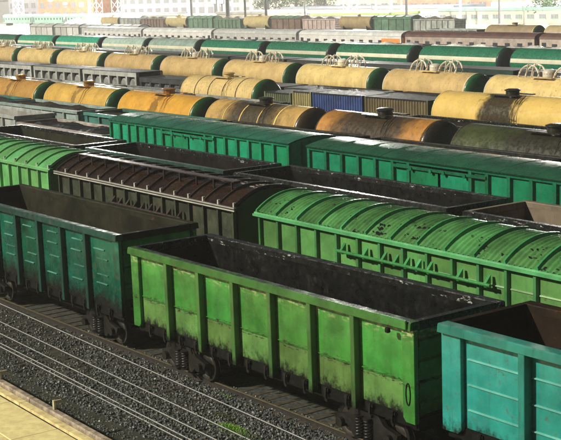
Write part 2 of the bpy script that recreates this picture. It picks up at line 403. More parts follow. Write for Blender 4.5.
    if walkway:
        wl = L*0.86
        put('walkway', cached(('walkway', wl), walkway, lambda: MB().box(-wl/2, wl/2, -0.95, -0.62, crest+0.16, crest+0.20)), t)
        k = 11
        for i in range(k):
            put('walkway_bracket', cached('walkway_bracket', walkway, lambda: MB().box(-0.03, 0.03, -0.99, -0.93, crest-0.16, crest+0.155).box(-0.03, 0.03, -0.93, -0.62, crest+0.10, crest+0.155)), t, (-wl/2+0.1+(wl-0.2)*i/(k-1), 0, 0))
    if rod:
        x0, x1, zr, brs, rm = rod
        put('control_rod', cached(('rod', x0, x1), rm, lambda: MB().tube([(x0, yo-0.16, zr), (x1, yo-0.16, zr)], 0.05, 8), 40), t)
        for x in brs:
            put('rod_bracket', cached('rod_bracket', rm, lambda: MB().prism([(0.0, -0.10), (-0.17, -0.08), (-0.21, 0.02), (0.0, 0.26)], -0.05, 0.05, 'x')), t, (x, yo+0.01, zr))
    return t

def boxcar(loc, rz, L, label, out, post, roofm, posts_l, posts_r, door, detail=1):
    t = thing('box_wagon', label, 'box wagon', loc, rz, 'covered box wagons in the fourth train')
    gear(t, L, detail); W = 3.28; yo = -W/2; zb, ze, cr = 1.25, 4.20, 4.46; dp = 0.13
    cuts = [-L/2+0.05]+posts_l+[door[0]]; cutsr = [door[1]]+posts_r+[L/2-0.05]
    rid = [(2.6, 0.05)]
    for cs in (cuts, cutsr):
        for a, b in zip(cs, cs[1:]):
            w = round(b-a-0.02, 3)
            put('side_panel', cached(('bpanel', w), out, lambda: ridged_panel(w, zb, ze-0.10, rid, 0.03)), t, ((a+b)/2, yo+dp, 0))
    for x in posts_l+posts_r+[-L/2+0.08, L/2-0.08, door[0]+0.05, door[1]-0.05]:
        put('side_post', cached('bpost', post, lambda: MB().prism([(-0.13, 0), (-0.09, -dp), (0.09, -dp), (0.13, 0)], zb-0.05, ze-0.12, 'z')), t, (x, yo+dp, 0))
    dw = (door[1]-door[0])/2
    for k in (0, 1):
        d = put('door', cached(('bdoor', dw), out, lambda: ridged_panel(dw-0.16, zb+0.05, ze-0.34, [(1.9, 0.04), (3.1, 0.04)], 0.03)), t, (door[0]+dw*(k+0.5), yo+dp-0.07, 0))
        put('handle', cached('door_handle', STEEL_DARK, lambda: MB().box(-0.02, 0.02, -0.07, 0, 2.0, 2.5)), d, ((dw/2-0.25)*(1 if k == 0 else -1), 0, 0))
    put('door_track', cached(('track', dw), post, lambda: MB().box(door[0]-0.9, door[1]+0.9, yo-0.05, yo+0.03, ze-0.36, ze-0.24)), t)
    for x in (door[0]+0.3, door[0]+dw-0.4, door[0]+dw+0.4, door[1]-0.3):
        put('door_roller', cached('roller', post, lambda: MB().lathe([(0, 0.09), (0.05, 0.09)], 'y', 10, (0, yo-0.10, ze-0.34))), t, (x, 0, 0))
    put('side_wall', cached(('bwall', L), out, lambda: MB().box(-L/2+0.05, L/2-0.05, -yo-dp, -yo-dp+0.03, zb, ze-0.10)), t)
    for e in (-1, 1):
        def endw():
            pr = [(yo+dp, zb), (-yo-dp, zb)]+[((-yo-dp)*(1-2*k/10), ze+(cr-ze)*(1-abs(1-2*k/10)**2)-0.03) for k in range(11)]
            return MB().prism(pr, -0.04, 0.04, 'x')
        put('end_wall', cached('bend', out, endw), t, (e*(L/2-0.06), 0, 0))
        for y in (-0.8, 0.8): put('end_post', cached('bendpost', post, lambda: MB().box(0.04, 0.13, -0.08, 0.08, zb, ze)), t, (e*(L/2-0.06), y, 0), 0 if e > 0 else pi)
    def roof():
        rows = []
        for x in (-L/2-0.08, L/2+0.08):
            rows.append([(x, (W/2+0.06)*(2*k/20-1), ze+(cr-ze)*(1-abs(1-2*k/20)**2)) for k in range(21)])
        m = MB().sheet(rows)
        rows = [[(q[0], q[1], q[2]-0.04) for q in r] for r in rows]; m.sheet(rows)
        return m
    put('roof', cached(('broof', L), roofm, roof, 60), t)
    nr = 10
    for i in range(1, nr):
        def rib():
            return MB().sheet([[(x, (W/2+0.05)*(2*k/20-1), ze+o+(cr-ze)*(1-abs(1-2*k/20)**2)) for k in range(21)] for x, o in ((-0.05, 0), (-0.02, 0.014), (0.02, 0.014), (0.05, 0))])
        put('roof_rib', cached('brib', roofm, rib, 0), t, (-L/2+L*i/nr, 0, 0))
    for sy in (1, -1):
        put('cornice', cached(('cornice', L), post, lambda: MB().prism([(0, ze-0.16), (-0.03, ze-0.02), (0.12, ze-0.01), (0.12, ze-0.16)], -L/2-0.04, L/2+0.04, 'x')), t, (0, sy*(yo+0.02), 0), 0 if sy > 0 else pi)
    return t

def tank(loc, rz, L, label, group, shellm, capm, hoops=None, dark_dome=None, stripe=None, strap=None, detail=1, rad=1.5, box=True, guardrail=False, capring=None, spill=None):
    t = thing('tank_wagon', label, 'tank wagon', loc, rz, group)
    gear(t, L, detail); zc = 2.95; h = L/2-0.62
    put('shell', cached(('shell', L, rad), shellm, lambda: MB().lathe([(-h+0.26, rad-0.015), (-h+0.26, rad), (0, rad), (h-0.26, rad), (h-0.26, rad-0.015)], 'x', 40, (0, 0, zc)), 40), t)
    for e in (-1, 1):
        prof = [(-0.02, rad-0.02), (0.0, rad-0.02), (0.12, rad*0.955), (0.24, rad*0.86), (0.35, rad*0.70), (0.44, rad*0.48), (0.49, rad*0.24), (0.505, 0.02)]
        put('end_cap', cached(('cap', rad), capm, lambda: MB().lathe(prof, 'x', 40, (0, 0, zc)), 50), t, (e*(h-0.26), 0, 0), 0 if e > 0 else pi)
        put('rim', cached(('rim', rad), capring or shellm, lambda: MB().lathe([(-0.05, rad+0.0), (-0.05, rad+0.012), (0.03, rad+0.012), (0.03, rad-0.03)], 'x', 40, (0, 0, zc)), 40), t, (e*(h-0.31), 0, 0), 0 if e > 0 else pi)
        put('saddle', cached(('saddle', rad), STEEL_DARK, lambda: MB().prism([(-1.25, 1.1), (1.25, 1.1), (1.30, 2.2), (0.8, 1.68), (0, 1.44), (-0.8, 1.68), (-1.30, 2.2)], -0.2, 0.2, 'x')), t, (e*(h-1.6), 0, 0))
    if strap:
        for x in (-h*0.55, h*0.55, -h*0.18, h*0.2):
            put('strap', cached(('strap', rad), strap, lambda: MB().lathe([(-0.05, rad+0.002), (-0.05, rad+0.02), (0.05, rad+0.02), (0.05, rad+0.002)], 'x', 36, (0, 0, zc))), t, (x, 0, 0))
    if stripe:
        n = 8; a0, a1 = R(-22), R(-2)
        def band(): return MB().sheet([[(x, -(rad+0.012)*cos(a0+(a1-a0)*k/n), zc+(rad+0.012)*sin(a0+(a1-a0)*k/n)+0.75) for k in range(n+1)] for x in (-h+0.35, h-0.35)])
        def band2():
            rr = rad+0.012
            return MB().sheet([[(x, -rr*cos(a), zc+rr*sin(a)) for a in [R(4+16*k/n) for k in range(n+1)]] for x in (-h+0.30, h-0.30)])
        put('stripe', cached(('stripe', L, rad), stripe, band2, 60), t)
    dm = dark_dome or shellm
    if box:
        put('manhole', cached('manhole', dm, lambda: MB().lathe([(0, 0.42), (0.28, 0.42), (0.30, 0.50), (0.36, 0.50), (0.42, 0.30)], 'z', 16, (0, 0, zc+rad-0.05)), 40), t)
        put('platform', cached('platform', dm, lambda: MB().box(-1.1, 1.1, -0.85, -0.50, zc+rad-0.02, zc+rad+0.04).box(-1.1, 1.1, 0.50, 0.85, zc+rad-0.02, zc+rad+0.04)), t)
    if hoops:
        def hoop():
            m = MB(); r = 1.05
            m.tube([(r*cos(a), 0.18*sin(a), r*0.80*sin(a)) for a in [R(-14+208*k/18) for k in range(19)]], 0.07, 6)
            m.tube([(0, 0, r*0.90), (-0.35, 0, -0.2)], 0.05, 6); m.tube([(0.55, 0, r*0.74), (0.25, 0, -0.15)], 0.05, 6)
            return m
        for x in (-1.85, 1.85):
            for y in (-0.34, 0.34):
                put('hoop_ladder', cached('hoop', hoops, hoop, 50), t, (x, y, zc+rad-0.02))
        put('valve_box', cached('valve_box', hoops, lambda: MB().lathe([(0, 0.50), (0.40, 0.50), (0.50, 0.42), (0.58, 0.2)], 'z', 14, (0, 0, zc+rad)), 40), t)
    elif box and guardrail:
        def guard():
            m = MB()
            for x in (-1.1, 0, 1.1): m.tube([(x, 0, 0), (x, 0, 0.85)], 0.03, 5)
            m.tube([(-1.1, 0, 0.85), (1.1, 0, 0.85)], 0.03, 5); return m
        for y in (-0.83, 0.83): put('guard_rail', cached('guard', dm, guard), t, (0, y, zc+rad))
    if not hoops and detail: put('ladder', cached(('ladder', rad), dm, lambda: _ladder(rad, zc)), t, (1.5, 0, 0))
    return t
def _ladder(rad, zc):
    m = MB()
    for x in (-0.2, 0.2): m.tube([(x, -rad-0.12, 1.1), (x, -rad-0.12, zc+0.3), (x, -rad*0.72, zc+rad*0.80), (x, -0.6, zc+rad+0.04)], 0.025, 5)
    for k in range(9): m.box(-0.2, 0.2, -rad-0.135, -rad-0.105, 1.2+k*0.24, 1.23+k*0.24)
    return m

def bay_hopper(loc, rz, L, label, frame, inner, nb=6, zt=3.6, top=None, group='bay sided hopper wagons in the far trains', detail=0):
    t = thing('bay_hopper_wagon', label, 'hopper wagon', loc, rz, group)
    gear(t, L, detail); W = 3.0; yo = -W/2; bw = (L-0.6)/nb
    put('top_beam', cached(('beam_t', L, zt), frame, lambda: MB().box(-L/2, L/2, yo, yo+0.3, zt-0.42, zt)), t)
    put('top_beam', cached(('beam_t', L, zt), frame, None), t, (0, W-0.3, 0))
    put('bottom_beam', cached(('beam_b', L), frame, lambda: MB().box(-L/2, L/2, yo, yo+0.3, 1.2, 1.62)), t)
    put('bottom_beam', cached(('beam_b', L), frame, None), t, (0, W-0.3, 0))
    for i in range(nb+1):
        put('bay_post', cached(('bay_post', zt), frame, lambda: MB().box(-0.17, 0.17, yo+0.01, yo+0.28, 1.62, zt-0.42)), t, (-L/2+0.2+i*(L-0.4)/nb, 0, 0))
    def bay():
        return MB().lathe([(-1.1, bw*0.30), (-1.0, bw*0.36), (0.6, bw*0.36)], 'y', 12, (0, 0, (1.62+zt-0.42)/2))
    for i in range(nb):
        put('bay_pocket', cached(('bay', bw, zt), inner, bay, 40), t, (-L/2+0.2+(i+0.5)*(L-0.4)/nb, -0.22, 0))
    put('body', cached(('bay_body', L, zt), STEEL_DARK, lambda: MB().box(-L/2+0.02, L/2-0.02, yo+0.45, -yo-0.32, 1.1, zt-0.25)), t)
    put('cover', cached(('cover', L, zt), top or frame, lambda: MB().box(-L/2+0.03, L/2-0.03, yo+0.05, -yo-0.05, zt-0.05, zt+0.06)), t)
    return t

def coach(loc, rz, L, label, wallm, roofm, glass, nw, group, endm=None, zr=4.4):
    t = thing('passenger_coach', label, 'coach', loc, rz, group)
    gear(t, L, 0); W = 3.0; yo = -W/2
    put('body', cached(('cbody', L, zr), wallm, lambda: MB().box(-L/2, L/2, yo, -yo, 1.15, zr-0.75)), t)
    def roof():
        pr = [(yo-0.04, zr-0.75)]+[(-(W/2+0.04)*cos(pi*k/12), zr-0.75+0.75*sin(pi*k/12)) for k in range(1, 12)]+[(-yo+0.04, zr-0.75)]
        return MB().prism(pr, -L/2-0.05, L/2+0.05, 'x')
    put('roof', cached(('croof', L, zr), roofm, roof, 40), t)
    pitch = (L-3.0)/nw
    for i in range(nw):
        put('window', cached(('cwin', pitch), glass, lambda: MB().box(-pitch*0.20, pitch*0.20, yo-0.012, yo+0.02, 2.35, 3.05)), t, (-L/2+1.5+(i+0.5)*pitch, 0, 0))
    for e in (-1, 1):
        put('door', cached('cdoor', glass, lambda: MB().box(-0.4, 0.4, yo-0.012, yo+0.02, 1.4, 3.2)), t, (e*(L/2-0.8), 0, 0))
    put('end_panel', cached(('cend', zr), endm or roofm, lambda: MB().box(0, 0.15, yo+0.25, -yo-0.25, 1.2, zr-0.80)), t, (L/2, 0, 0))
    return t

def heap(parent_loc, rz, L, W, z0, hgt, mat, label, name='coal_load'):
    nx, ny = int(L*5), 12; rnd = random.Random(int(parent_loc[0]*10)); rows = []
    for i in range(nx+1):
        r = []
        for j in range(ny+1):
            a, b = i/nx, j/ny
            e = min(1, a*9, (1-a)*9)*min(1, b*4, (1-b)*4)
            zz = z0+hgt*e*(0.75+0.25*sin(a*17+b*3))+rnd.uniform(-0.05, 0.05)
            r.append((-L/2+L*a+rnd.uniform(-.05, .05), -W/2+W*b+rnd.uniform(-.04, .04), zz))
        rows.append(r)
    o = put(name, MB().sheet(rows).mesh(name, mat), None, parent_loc, rz, label, None, None, 'stuff')
    return o

def flat_wagon(loc, rz, L, label, mat):
    t = thing('flat_wagon', label, 'flat wagon', loc, rz, 'flat wagons carrying containers')
    gear(t, L, 0)
    put('deck', cached(('deck', L), mat, lambda: MB().box(-L/2, L/2, -1.45, 1.45, 1.20, 1.36)), t)
    for y in (-1.40, 1.40): put('side_sill', cached(('fsill', L), mat, lambda: MB().prism([(-L/2, 1.19), (-L/2+2.5, 1.0), (-2.5, 0.75), (2.5, 0.75), (L/2-2.5, 1.0), (L/2, 1.19)], -0.05, 0.05, 'y')), t, (0, y, 0))
    return t
def container(loc, rz, L, label, mat, topm, hgt=2.35):
    t = thing('freight_container', label, 'container', loc, rz, 'containers in the tank train')
    W = 2.44
    def side():
        n = int(L/0.28); pr = []
        for i in range(n):
            x = -L/2+0.08+(L-0.16)*i/n; w = (L-0.16)/n
            pr += [(x, 0), (x+w*0.35, 0), (x+w*0.5, 0.05), (x+w*0.85, 0.05)]
        pr += [(L/2-0.08, 0)]
        return MB().prism(pr+[(L/2-0.08, 0.09), (-L/2+0.08, 0.09)], 0.12, hgt-0.12, 'z')
    for s in (1, -1): put('side_panel', cached(('cside', L, hgt), mat, side), t, (0, -s*W/2+s*0.03, 0), 0 if s > 0 else pi)
    for x in (-L/2+0.06, L/2-0.06):
        for y in (-W/2+0.06, W/2-0.06): put('corner_post', cached(('cpost', hgt), mat, lambda: MB().box(-0.07, 0.07, -0.065, 0.065, 0, hgt)), t, (x, y, 0))
    put('roof', cached(('ctop', L, hgt), topm, lambda: MB().box(-L/2+0.01, L/2-0.01, -W/2+0.01, W/2-0.01, hgt-0.10, hgt-0.02)), t)
    put('base', cached(('cbase', L), mat, lambda: MB().box(-L/2+0.13, L/2-0.13, -W/2+0.02, W/2-0.02, 0.0, 0.14)), t)
    for e in (-1, 1): put('door' if e > 0 else 'end_panel', cached(('cendp', hgt), mat, lambda: MB().box(-0.03, 0.03, -W/2+0.13, W/2-0.13, 0.14, hgt-0.11)), t, (e*(L/2-0.08), 0, 0))
    return t

# ================================================================== THE SETTING
def yard_ground_mat():
    s = NT('yard_gravel'); p = s.pos()
    n = s.noise(p, 9, 8, 0.7); b = s.noise(p, 0.35, 5, 0.6)
    c = s.mix(s.rng(n, 0.32, 0.70), (0.012, 0.013, 0.012), (0.10, 0.105, 0.095))
    c = s.mix(s.math('MULTIPLY', s.rng(b, 0.45, 0.65), 0.55), c, (0.020, 0.020, 0.010))
    s.l(c, s.b.inputs['Base Color']); s.b.inputs['Roughness'].default_value = 0.85
    bp = s.n('ShaderNodeBump'); bp.inputs['Strength'].default_value = 0.8; bp.inputs['Distance'].default_value = 0.06
    s.l(n, bp.inputs['Height']); s.l(bp.outputs[0], s.b.inputs['Normal']); return s.m
GRAVEL = yard_ground_mat()
PALE = plain('pale_concrete', (0.40, 0.39, 0.36), 0.8, 0, 0.2, 0.15)
put('ground', MB().add([(-3000, -1500, -0.62), (1500, -1500, -0.62), (1500, 3000, -0.62), (-3000, 3000, -0.62)], [(0, 1, 2, 3)]).mesh('ground', GRAVEL), kind='structure')
put('far_apron', MB().add([(-2500, 138, -0.60), (600, 138, -0.60), (600, 1500, -0.60), (-2500, 1500, -0.60)], [(0, 1, 2, 3)]).mesh('far_apron', PALE), kind='structure')

SLEEPER = plain('old_sleeper', (0.055, 0.045, 0.030), 0.85, 0, 0.5, 5)
EARTH = plain('dark_earth', (0.026, 0.026, 0.014), 0.9, 0, 0.55, 1.2)
RAILTOP = plain('rail_head_worn', (0.16, 0.135, 0.075), 0.45, 0.4, 0.3, 4)
def rail_part(parent, p0, p1, head, zt=GZ, thin=1.0):
    a, b = Vector((*p0, 0)), Vector((*p1, 0)); d = b-a; L = d.length; ang = math.atan2(d.y, d.x)
    w = put('rail', cached(('rail_web', round(L, 2)), RAILWEB, lambda: MB().prism([(-0.065, -0.18), (-0.065, -0.165), (-0.012, -0.14), (-0.012, -0.05), (-0.034, -0.035), (-0.034, -0.012), (0.034, -0.012), (0.034, -0.035), (0.012, -0.05), (0.012, -0.14), (0.065, -0.165), (0.065, -0.18)], 0, L, 'x')), parent, (*p0, zt), ang)
    put('rail_head', cached(('rail_head', round(L, 2), thin), head, lambda: MB().prism([(-0.034*thin, -0.0115), (-0.030*thin, 0), (0.030*thin, 0), (0.034*thin, -0.0115)], 0, L, 'x')), w)
def track(name, x0, x1, yc, k, head, sleepers=None):
    """straight track through (0,yc) with slope k"""
    t = put(name, MB().prism([(-2.1, -0.62), (-1.35, -0.425), (1.35, -0.425), (2.1, -0.62)], x0, x1, 'x').mesh('ballast_bed', GRAVEL), None, (0, yc, 0), math.atan(k), kind='structure')
    for s in (-0.76, 0.76): rail_part(t, (x0, s), (x1, s), head)
    if sleepers:
        rnd = random.Random(3); x = sleepers[0]
        while x < sleepers[1]:
            put('sleeper', cached('sleeper', SLEEPER, lambda: MB().box(-0.125, 0.125, -1.32, 1.32, -0.60, -0.405), 0, 0.015), t, (x, rnd.uniform(-0.04, 0.04), rnd.uniform(-0.01, 0.012)), rnd.uniform(-0.02, 0.02)); x += 0.58
    return t
track('railway_track', -40, 40, 1.56, 0.0, RAILTOP, (-12, 16))
# converging siding rails in front of the wagons
tr = put('siding_track', None, None, (0, 0, 0), 0, kind='structure')
for y0 in (0.05, -1.06, -1.73, -2.24, -2.42):
    rail_part(tr, (-16, y0+16*0.036), (22, y0-22*0.036), RAILHEAD, GZ-0.02, 0.42)
rnd = random.Random(11)
for i in range(46):
    x = -12+i*0.62
    put('sleeper', cached('sleeper_low', SLEEPER, lambda: MB().box(-0.12, 0.12, -1.5, 1.4, -0.75, -0.335)), tr, (x, -1.25-0.036*x, rnd.uniform(-0.02, 0.01)), rnd.uniform(-0.03, 0.03)-0.036)
# tracks under the other trains: (Y at x0, slope, x0, from, to)
def row_line(Y, k, x0): return lambda x: Y+k*(x-x0)
ROWS = {2: (7.36, -0.022, -2, -60, 45), 3: (13.05, -0.02, -2, -80, 45), 4: (18.75, -0.04, -14, -110, 45), 5: (23.9, -0.02, -40, -110, 45),
        6: (28.4, -0.058, -40, -130, 30), 7: (34.0, -0.05, -40, -140, 30), 8: (40.2, -0.02, -40, -150, 30), 9: (46.4, -0.03, -60, -180, 30),
        10: (55.8, -0.095, -75, -220, 20), 11: (68.0, -0.075, -80, -240, 20), 12: (82.5, -0.06, -95, -300, 10), 13: (95, -0.06, -95, -300, 0),
        14: (112, -0.06, -120, -330, -20), 15: (120, -0.06, -110, -330, -20), 16: (129.5, -0.06, -106, -300, -40)}
def at_row(r, x): Y, k, x0, *_ = ROWS[r]; return (x, Y+k*(x-x0), GZ), math.atan(k)
for r in ROWS:
    Y, k, x0, a, b = ROWS[r]
    track('railway_track', a, b, Y-k*x0, k, RAILWEB)

# platform at lower left
PLAT = plain('sandy_concrete', (0.95, 0.76, 0.36), 0.6, 0, 0.16, 4.0)
PLATB = plain('platform_edge_paint', (0.88, 0.66, 0.32), 0.55, 0, 0.3, 3)
KERB = plain('weathered_kerb', (0.34, 0.27, 0.20), 0.75, 0, 0.5, 4)
pk = -0.03; PZ = 0.32
pl = put('platform', None, None, (0, -4.72, 0), math.atan(pk), kind='structure')
x = -9.0; rnd = random.Random(5); segs = [(-16, -5.9), (-5.85, -0.05), (2.05, 2.05)]
for a, b in ((-16, 3.0), (3.03, 10.5), (10.53, 22)):
    put('edge_beam', MB().prism([(0, -0.62), (0, PZ+0.05), (-0.05, PZ+0.10), (-0.20, PZ+0.10), (-0.22, PZ+0.05), (-0.22, -0.62)], a, b, 'x').mesh('edge_beam', KERB), pl)
    put('edge_strip', MB().box(a, b, -0.52, -0.30, -0.3, PZ+0.035).mesh('edge_strip', PLATB), pl)
put('gutter', MB().box(-16, 22, -0.30, -0.22, -0.3, PZ-0.05).mesh('gutter', STEEL_DARK), pl)
ys = [-0.60, -1.9, -3.4, -5.2, -8]
for i in range(4):
    x = -16+rnd.uniform(0, 1)
    while x < 22:
        w = 3.0
        put('slab', cached(('slab', i), PLAT, lambda: MB().box(0, w-0.025, ys[i+1]+0.012, ys[i]-0.012, -0.3, PZ), 0, 0.012), pl, (x, 0, rnd.uniform(-0.008, 0.008))); x += w
put('slab_bed', MB().box(-17, 23, -8, -0.53, -0.6, PZ-0.04).mesh('slab_bed', STEEL_DARK), pl)
put('far_bank', MB().box(-17, 23, -9, -8.0, -0.6, PZ-0.02).mesh('far_bank', PLAT), pl)
HOOK = plain('hook_paint', (0.45, 0.40, 0.28), 0.6)
for x, lab in ((0.75, 'small angled iron hook on the platform edge, nearer the left frame edge'), (4.35, 'small angled iron hook on the platform edge just right of the kerb joint')):
    o = put('platform_hook', MB().box(-0.05, 0.05, -0.05, 0.03, 0.0, 0.26).box(-0.04, 0.04, 0.03, 0.20, 0.19, 0.25).mesh('platform_hook', HOOK, 0, 0.01), None, (x, -4.80+pk*x, PZ+0.09), pk, lab, 'hook', 'hooks on the platform edge')

# loose ballast stones
def stones():
    rnd = random.Random(2); m = MB(); base = [(-1, -1, -1), (1, -1, -1), (1, 1, -1), (-1, 1, -1), (-.7, -.7, 1), (.7, -.7, 1), (.7, .7, 1), (-.7, .7, 1)]
    F = [(0, 1, 5, 4), (1, 2, 6, 5), (2, 3, 7, 6), (3, 0, 4, 7), (4, 5, 6, 7)]
    def stone(x, y, z, r):
        mt = Matrix.Rotation(rnd.uniform(0, 6), 3, 'Z') @ Matrix.Rotation(rnd.uniform(-.7, .7), 3, 'X')
        m.add([Vector((x, y, z))+mt @ Vector((q[0]*r*rnd.uniform(.6, 1.2), q[1]*r*rnd.uniform(.5, 1.1), q[2]*r*rnd.uniform(.5, .9))) for q in base], F)
    for i in range(46000):
        x = rnd.uniform(-10, 15); y = rnd.uniform(-4.7, 1.2)
        if rnd.random() < 0.75*max(0, min(1, (3.0-x)/9)) + (0.3 if math.sin(x*0.9+y*2.1)+math.sin(x*0.37-y*1.3) > 0.7 else 0): continue  # stones thin out towards the left, baring more dark earth
        zz = -0.43 if y < -3.2 else -0.36
        if y > 0.35: zz = -0.46
        stone(x, y, zz+rnd.uniform(-0.02, 0.07), rnd.uniform(0.016, 0.040))
    return m
STONE = plain('ballast_stone', (0.115, 0.12, 0.115), 0.5, 0, 0.8, 7)
put('ballast_stones', stones().mesh('ballast_stones', STONE), kind='stuff')
bed = put('track_ballast', MB().prism([(-4.15, -0.62), (-3.9, -0.42), (-2.6, -0.345), (0.6, -0.345), (0.9, -0.62)], -40, 40, 'x').mesh('track_ballast', EARTH), None, (0, -0.3, 0), -0.03, kind='structure')
# weeds
GRASS = plain('yard_grass', (0.19, 0.36, 0.04), 0.6, 0, 0.45, 6)
DRY = plain('dry_grass', (0.10, 0.12, 0.025), 0.7, 0, 0.5, 6)
def blades(n, cx, cy, rx, ry, hgt, seed, z=-0.37):
    rnd = random.Random(seed); m = MB()
    for i in range(n):
        a = rnd.uniform(0, 6.28); q = rnd.random()**0.6; x = cx+rx*q*cos(a); y = cy+ry*q*sin(a); hh = hgt*rnd.uniform(.4, 1)*(1.15-q); b = rnd.uniform(0, 6.28); w = 0.018
        dx, dy = cos(b)*w, sin(b)*w; lx, ly = rnd.uniform(-.1, .1), rnd.uniform(-.1, .1)
        m.add([(x-dx, y-dy, z), (x+dx, y+dy, z), (x+dx*.6+lx*.5, y+dy*.6+ly*.5, z+hh*.6), (x+lx, y+ly, z+hh)], [(0, 1, 2), (0, 2, 3)])
    return m
def clump(cx, cy, rx, ry, n, hgt, mat, seed): put('grass', blades(n, cx, cy, rx, ry, hgt, seed).mesh('grass', mat), kind='stuff')
clump(7.1, -1.15, 1.1, 0.40, 4200, 0.16, GRASS, 1)
clump(7.8, -1.0, 0.5, 0.3, 250, 0.12, DRY, 2)
clump(0.6, -1.35, 0.9, 0.25, 260, 0.07, DRY, 3)
clump(2.6, -0.95, 0.7, 0.3, 260, 0.07, GRASS, 4)
clump(6.2, -0.75, 1.2, 0.35, 700, 0.15, DRY, 11); clump(8.3, -1.35, 0.9, 0.5, 900, 0.10, GRASS, 12); clump(9.2, -1.7, 0.8, 0.25, 500, 0.10, DRY, 7); clump(5.2, -1.6, 0.6, 0.2, 220, 0.08, DRY, 8); clump(-2.2, -1.0, 0.9, 0.3, 220, 0.06, DRY, 9); clump(4.4, 0.3, 0.6, 0.25, 220, 0.08, GRASS, 10)
clump(3.6, -0.45, 0.7, 0.3, 200, 0.08, DRY, 5)

# ================================================================== THE TRAINS
WHITE_CHIP = (0.60, 0.62, 0.55)
# -- nearest train: three open gondolas
D_OUT = paint('dark_teal_paint', (0.007, 0.110, 0.064), 0.24, 0.5, 0.50, 0.35, (1.15, 1.9), None, dent=0.5)
D_POST = paint('dark_teal_post', (0.008, 0.060, 0.042), 0.45, 0.4, 0.4, 0.3)
D_IN = paint('olive_dirt_lining', (0.020, 0.020, 0.010), 0.7, 0.6, 0.6, 0.4, spec=0.15)
G_OUT = paint('bright_green_paint', (0.062, 0.270, 0.046), 0.27, 0.42, 0.36, 0.46, None, (2.90, 3.30), dent=0.45, seam=(1.95, 0.11), dirtcol=(0.018, 0.028, 0.010))
G_LOW = paint('faded_green_paint', (0.125, 0.255, 0.066), 0.32, 0.38, 0.36, 0.5, (1.05, 1.5), dent=0.45, seam=(1.90, 0.10), dirtcol=(0.020, 0.026, 0.010))
G_POST = paint('green_post_paint', (0.070, 0.20, 0.045), 0.42, 0.4, 0.4, 0.45, (0.85, 1.3))
G_RAIL = paint('green_rail_paint', (0.052, 0.20, 0.036), 0.34, 0.35, 0.2, 0.55, None, None, None, (0.04, 0.09, 0.44, (0.014, 0.015, 0.011)))
COAL_IN = paint('coal_dust_lining', (0.006, 0.0065, 0.0065), 0.40, 0.6, 0.2, 0.15, spec=0.3, rustcol=(0.05, 0.045, 0.04))
T_OUT = paint('turquoise_paint', (0.026, 0.280, 0.222), 0.27, 0.30, 0.28, 0.30, (0.85, 1.35), dent=0.45, dirtcol=(0.010, 0.060, 0.050))
T_POST = paint('turquoise_post', (0.018, 0.20, 0.150), 0.42, 0.35, 0.35, 0.25)
T_IN = paint('brown_rust_lining', (0.020, 0.011, 0.006), 0.75, 0.5, 0.3, 0.4, spec=0.15)
D_STIFF = paint('teal_glint_edge', (0.10, 0.30, 0.23), 0.22, 0.5, 0.5, 0.3); T_STIFF = paint('turquoise_glint_edge', (0.16, 0.50, 0.42), 0.22, 0.3, 0.2, 0.1)  # pale ridge colours carry the painted glints of the beads
K_RIM = paint('soot_rim', (0.016, 0.017, 0.016), 0.28, 0.5, 0.2, 0.2, None, None, None, (-10, -9, 0.60, (0.45, 0.46, 0.44)), rustcol=(0.03, 0.02, 0.012))  # sooty rim with pale glints painted on
g1 = 'open gondolas of the front train'
gondola((-7.60, 1.75, GZ), 0.0, 13.1, 'dark teal open gondola wagon coupled left of the bright green one', g1, D_OUT, D_POST, D_IN, zt=3.94, backm=D_IN,
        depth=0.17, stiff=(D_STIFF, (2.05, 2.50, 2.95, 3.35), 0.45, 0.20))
GG = gondola((6.5, 1.56, GZ), 0.0, 13.0, 'bright green open gondola wagon with coal black interior, in the centre front', g1, G_OUT, G_POST, COAL_IN, zt=3.74, low=G_LOW, railm=G_RAIL, backm=K_RIM, depth=0.20, pw=0.17)
gondola((20.1, 1.85, GZ), 0.0, 13.0, 'turquoise open gondola wagon with rusty brown interior cut off by the right frame edge', g1, T_OUT, T_POST, T_IN, zt=3.80, backm=T_IN,
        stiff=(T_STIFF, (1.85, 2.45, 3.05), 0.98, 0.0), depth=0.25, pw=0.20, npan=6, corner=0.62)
put('grab_loop', MB().tube([(0.075*cos(a), 0, 0.27*sin(a)) for a in [R(20*k) for k in range(19)]], 0.018, 6).mesh('grab_loop', STEEL_DARK, 50), GG, (6.28, -1.475, 1.95))
put('rail_cap', MB().box(-0.45, 0.45, -0.05, 0.02, -0.12, 0.10).mesh('rail_cap', G_RAIL, 0, 0.015), GG, (5.95, -1.58, 3.68))
put('tarp_hook', MB().box(-0.06, 0.06, -0.10, 0.0, -0.12, 0.0).mesh('tarp_hook', STEEL_DARK, 0, 0.015), GG, (5.75, -1.56, 3.50))

# -- second train: covered hoppers
H_OUT = paint('hopper_green_paint', (0.115, 0.30, 0.085), 0.30, 0.35, 0.30, 0.35, None, None)
H_POST = paint('hopper_green_post', (0.060, 0.22, 0.070), 0.42, 0.35, 0.35, 0.35)
H_ROOF = paint('hopper_green_roof', (0.095, 0.28, 0.085), 0.22, 0.5, 0.25, 0.55, None, None, None, (-0.35, 0.15, 0.58, (0.66, 0.68, 0.60)), dent=0.1, rustcol=(0.022, 0.014, 0.010), peel=(-0.95, -0.6, 0.60))  # pale patches along the crest are painted glints
H_RIB = paint('hopper_rib_green', (0.060, 0.31, 0.10), 0.26, 0.3, 0.2, 0.25)
H_STIFF = paint('green_glint_edge', (0.36, 0.52, 0.30), 0.25, 0.3, 0.2, 0.15); H_EAVE = paint('hopper_eave_green', (0.10, 0.36, 0.13), 0.26, 0.3, 0.15, 0.3)  # stiffener colour holds the white glint of the beads
W_EDGE = paint('bare_white_edge', (0.52, 0.52, 0.46), 0.40, 0.3, 0.2, 0.3)
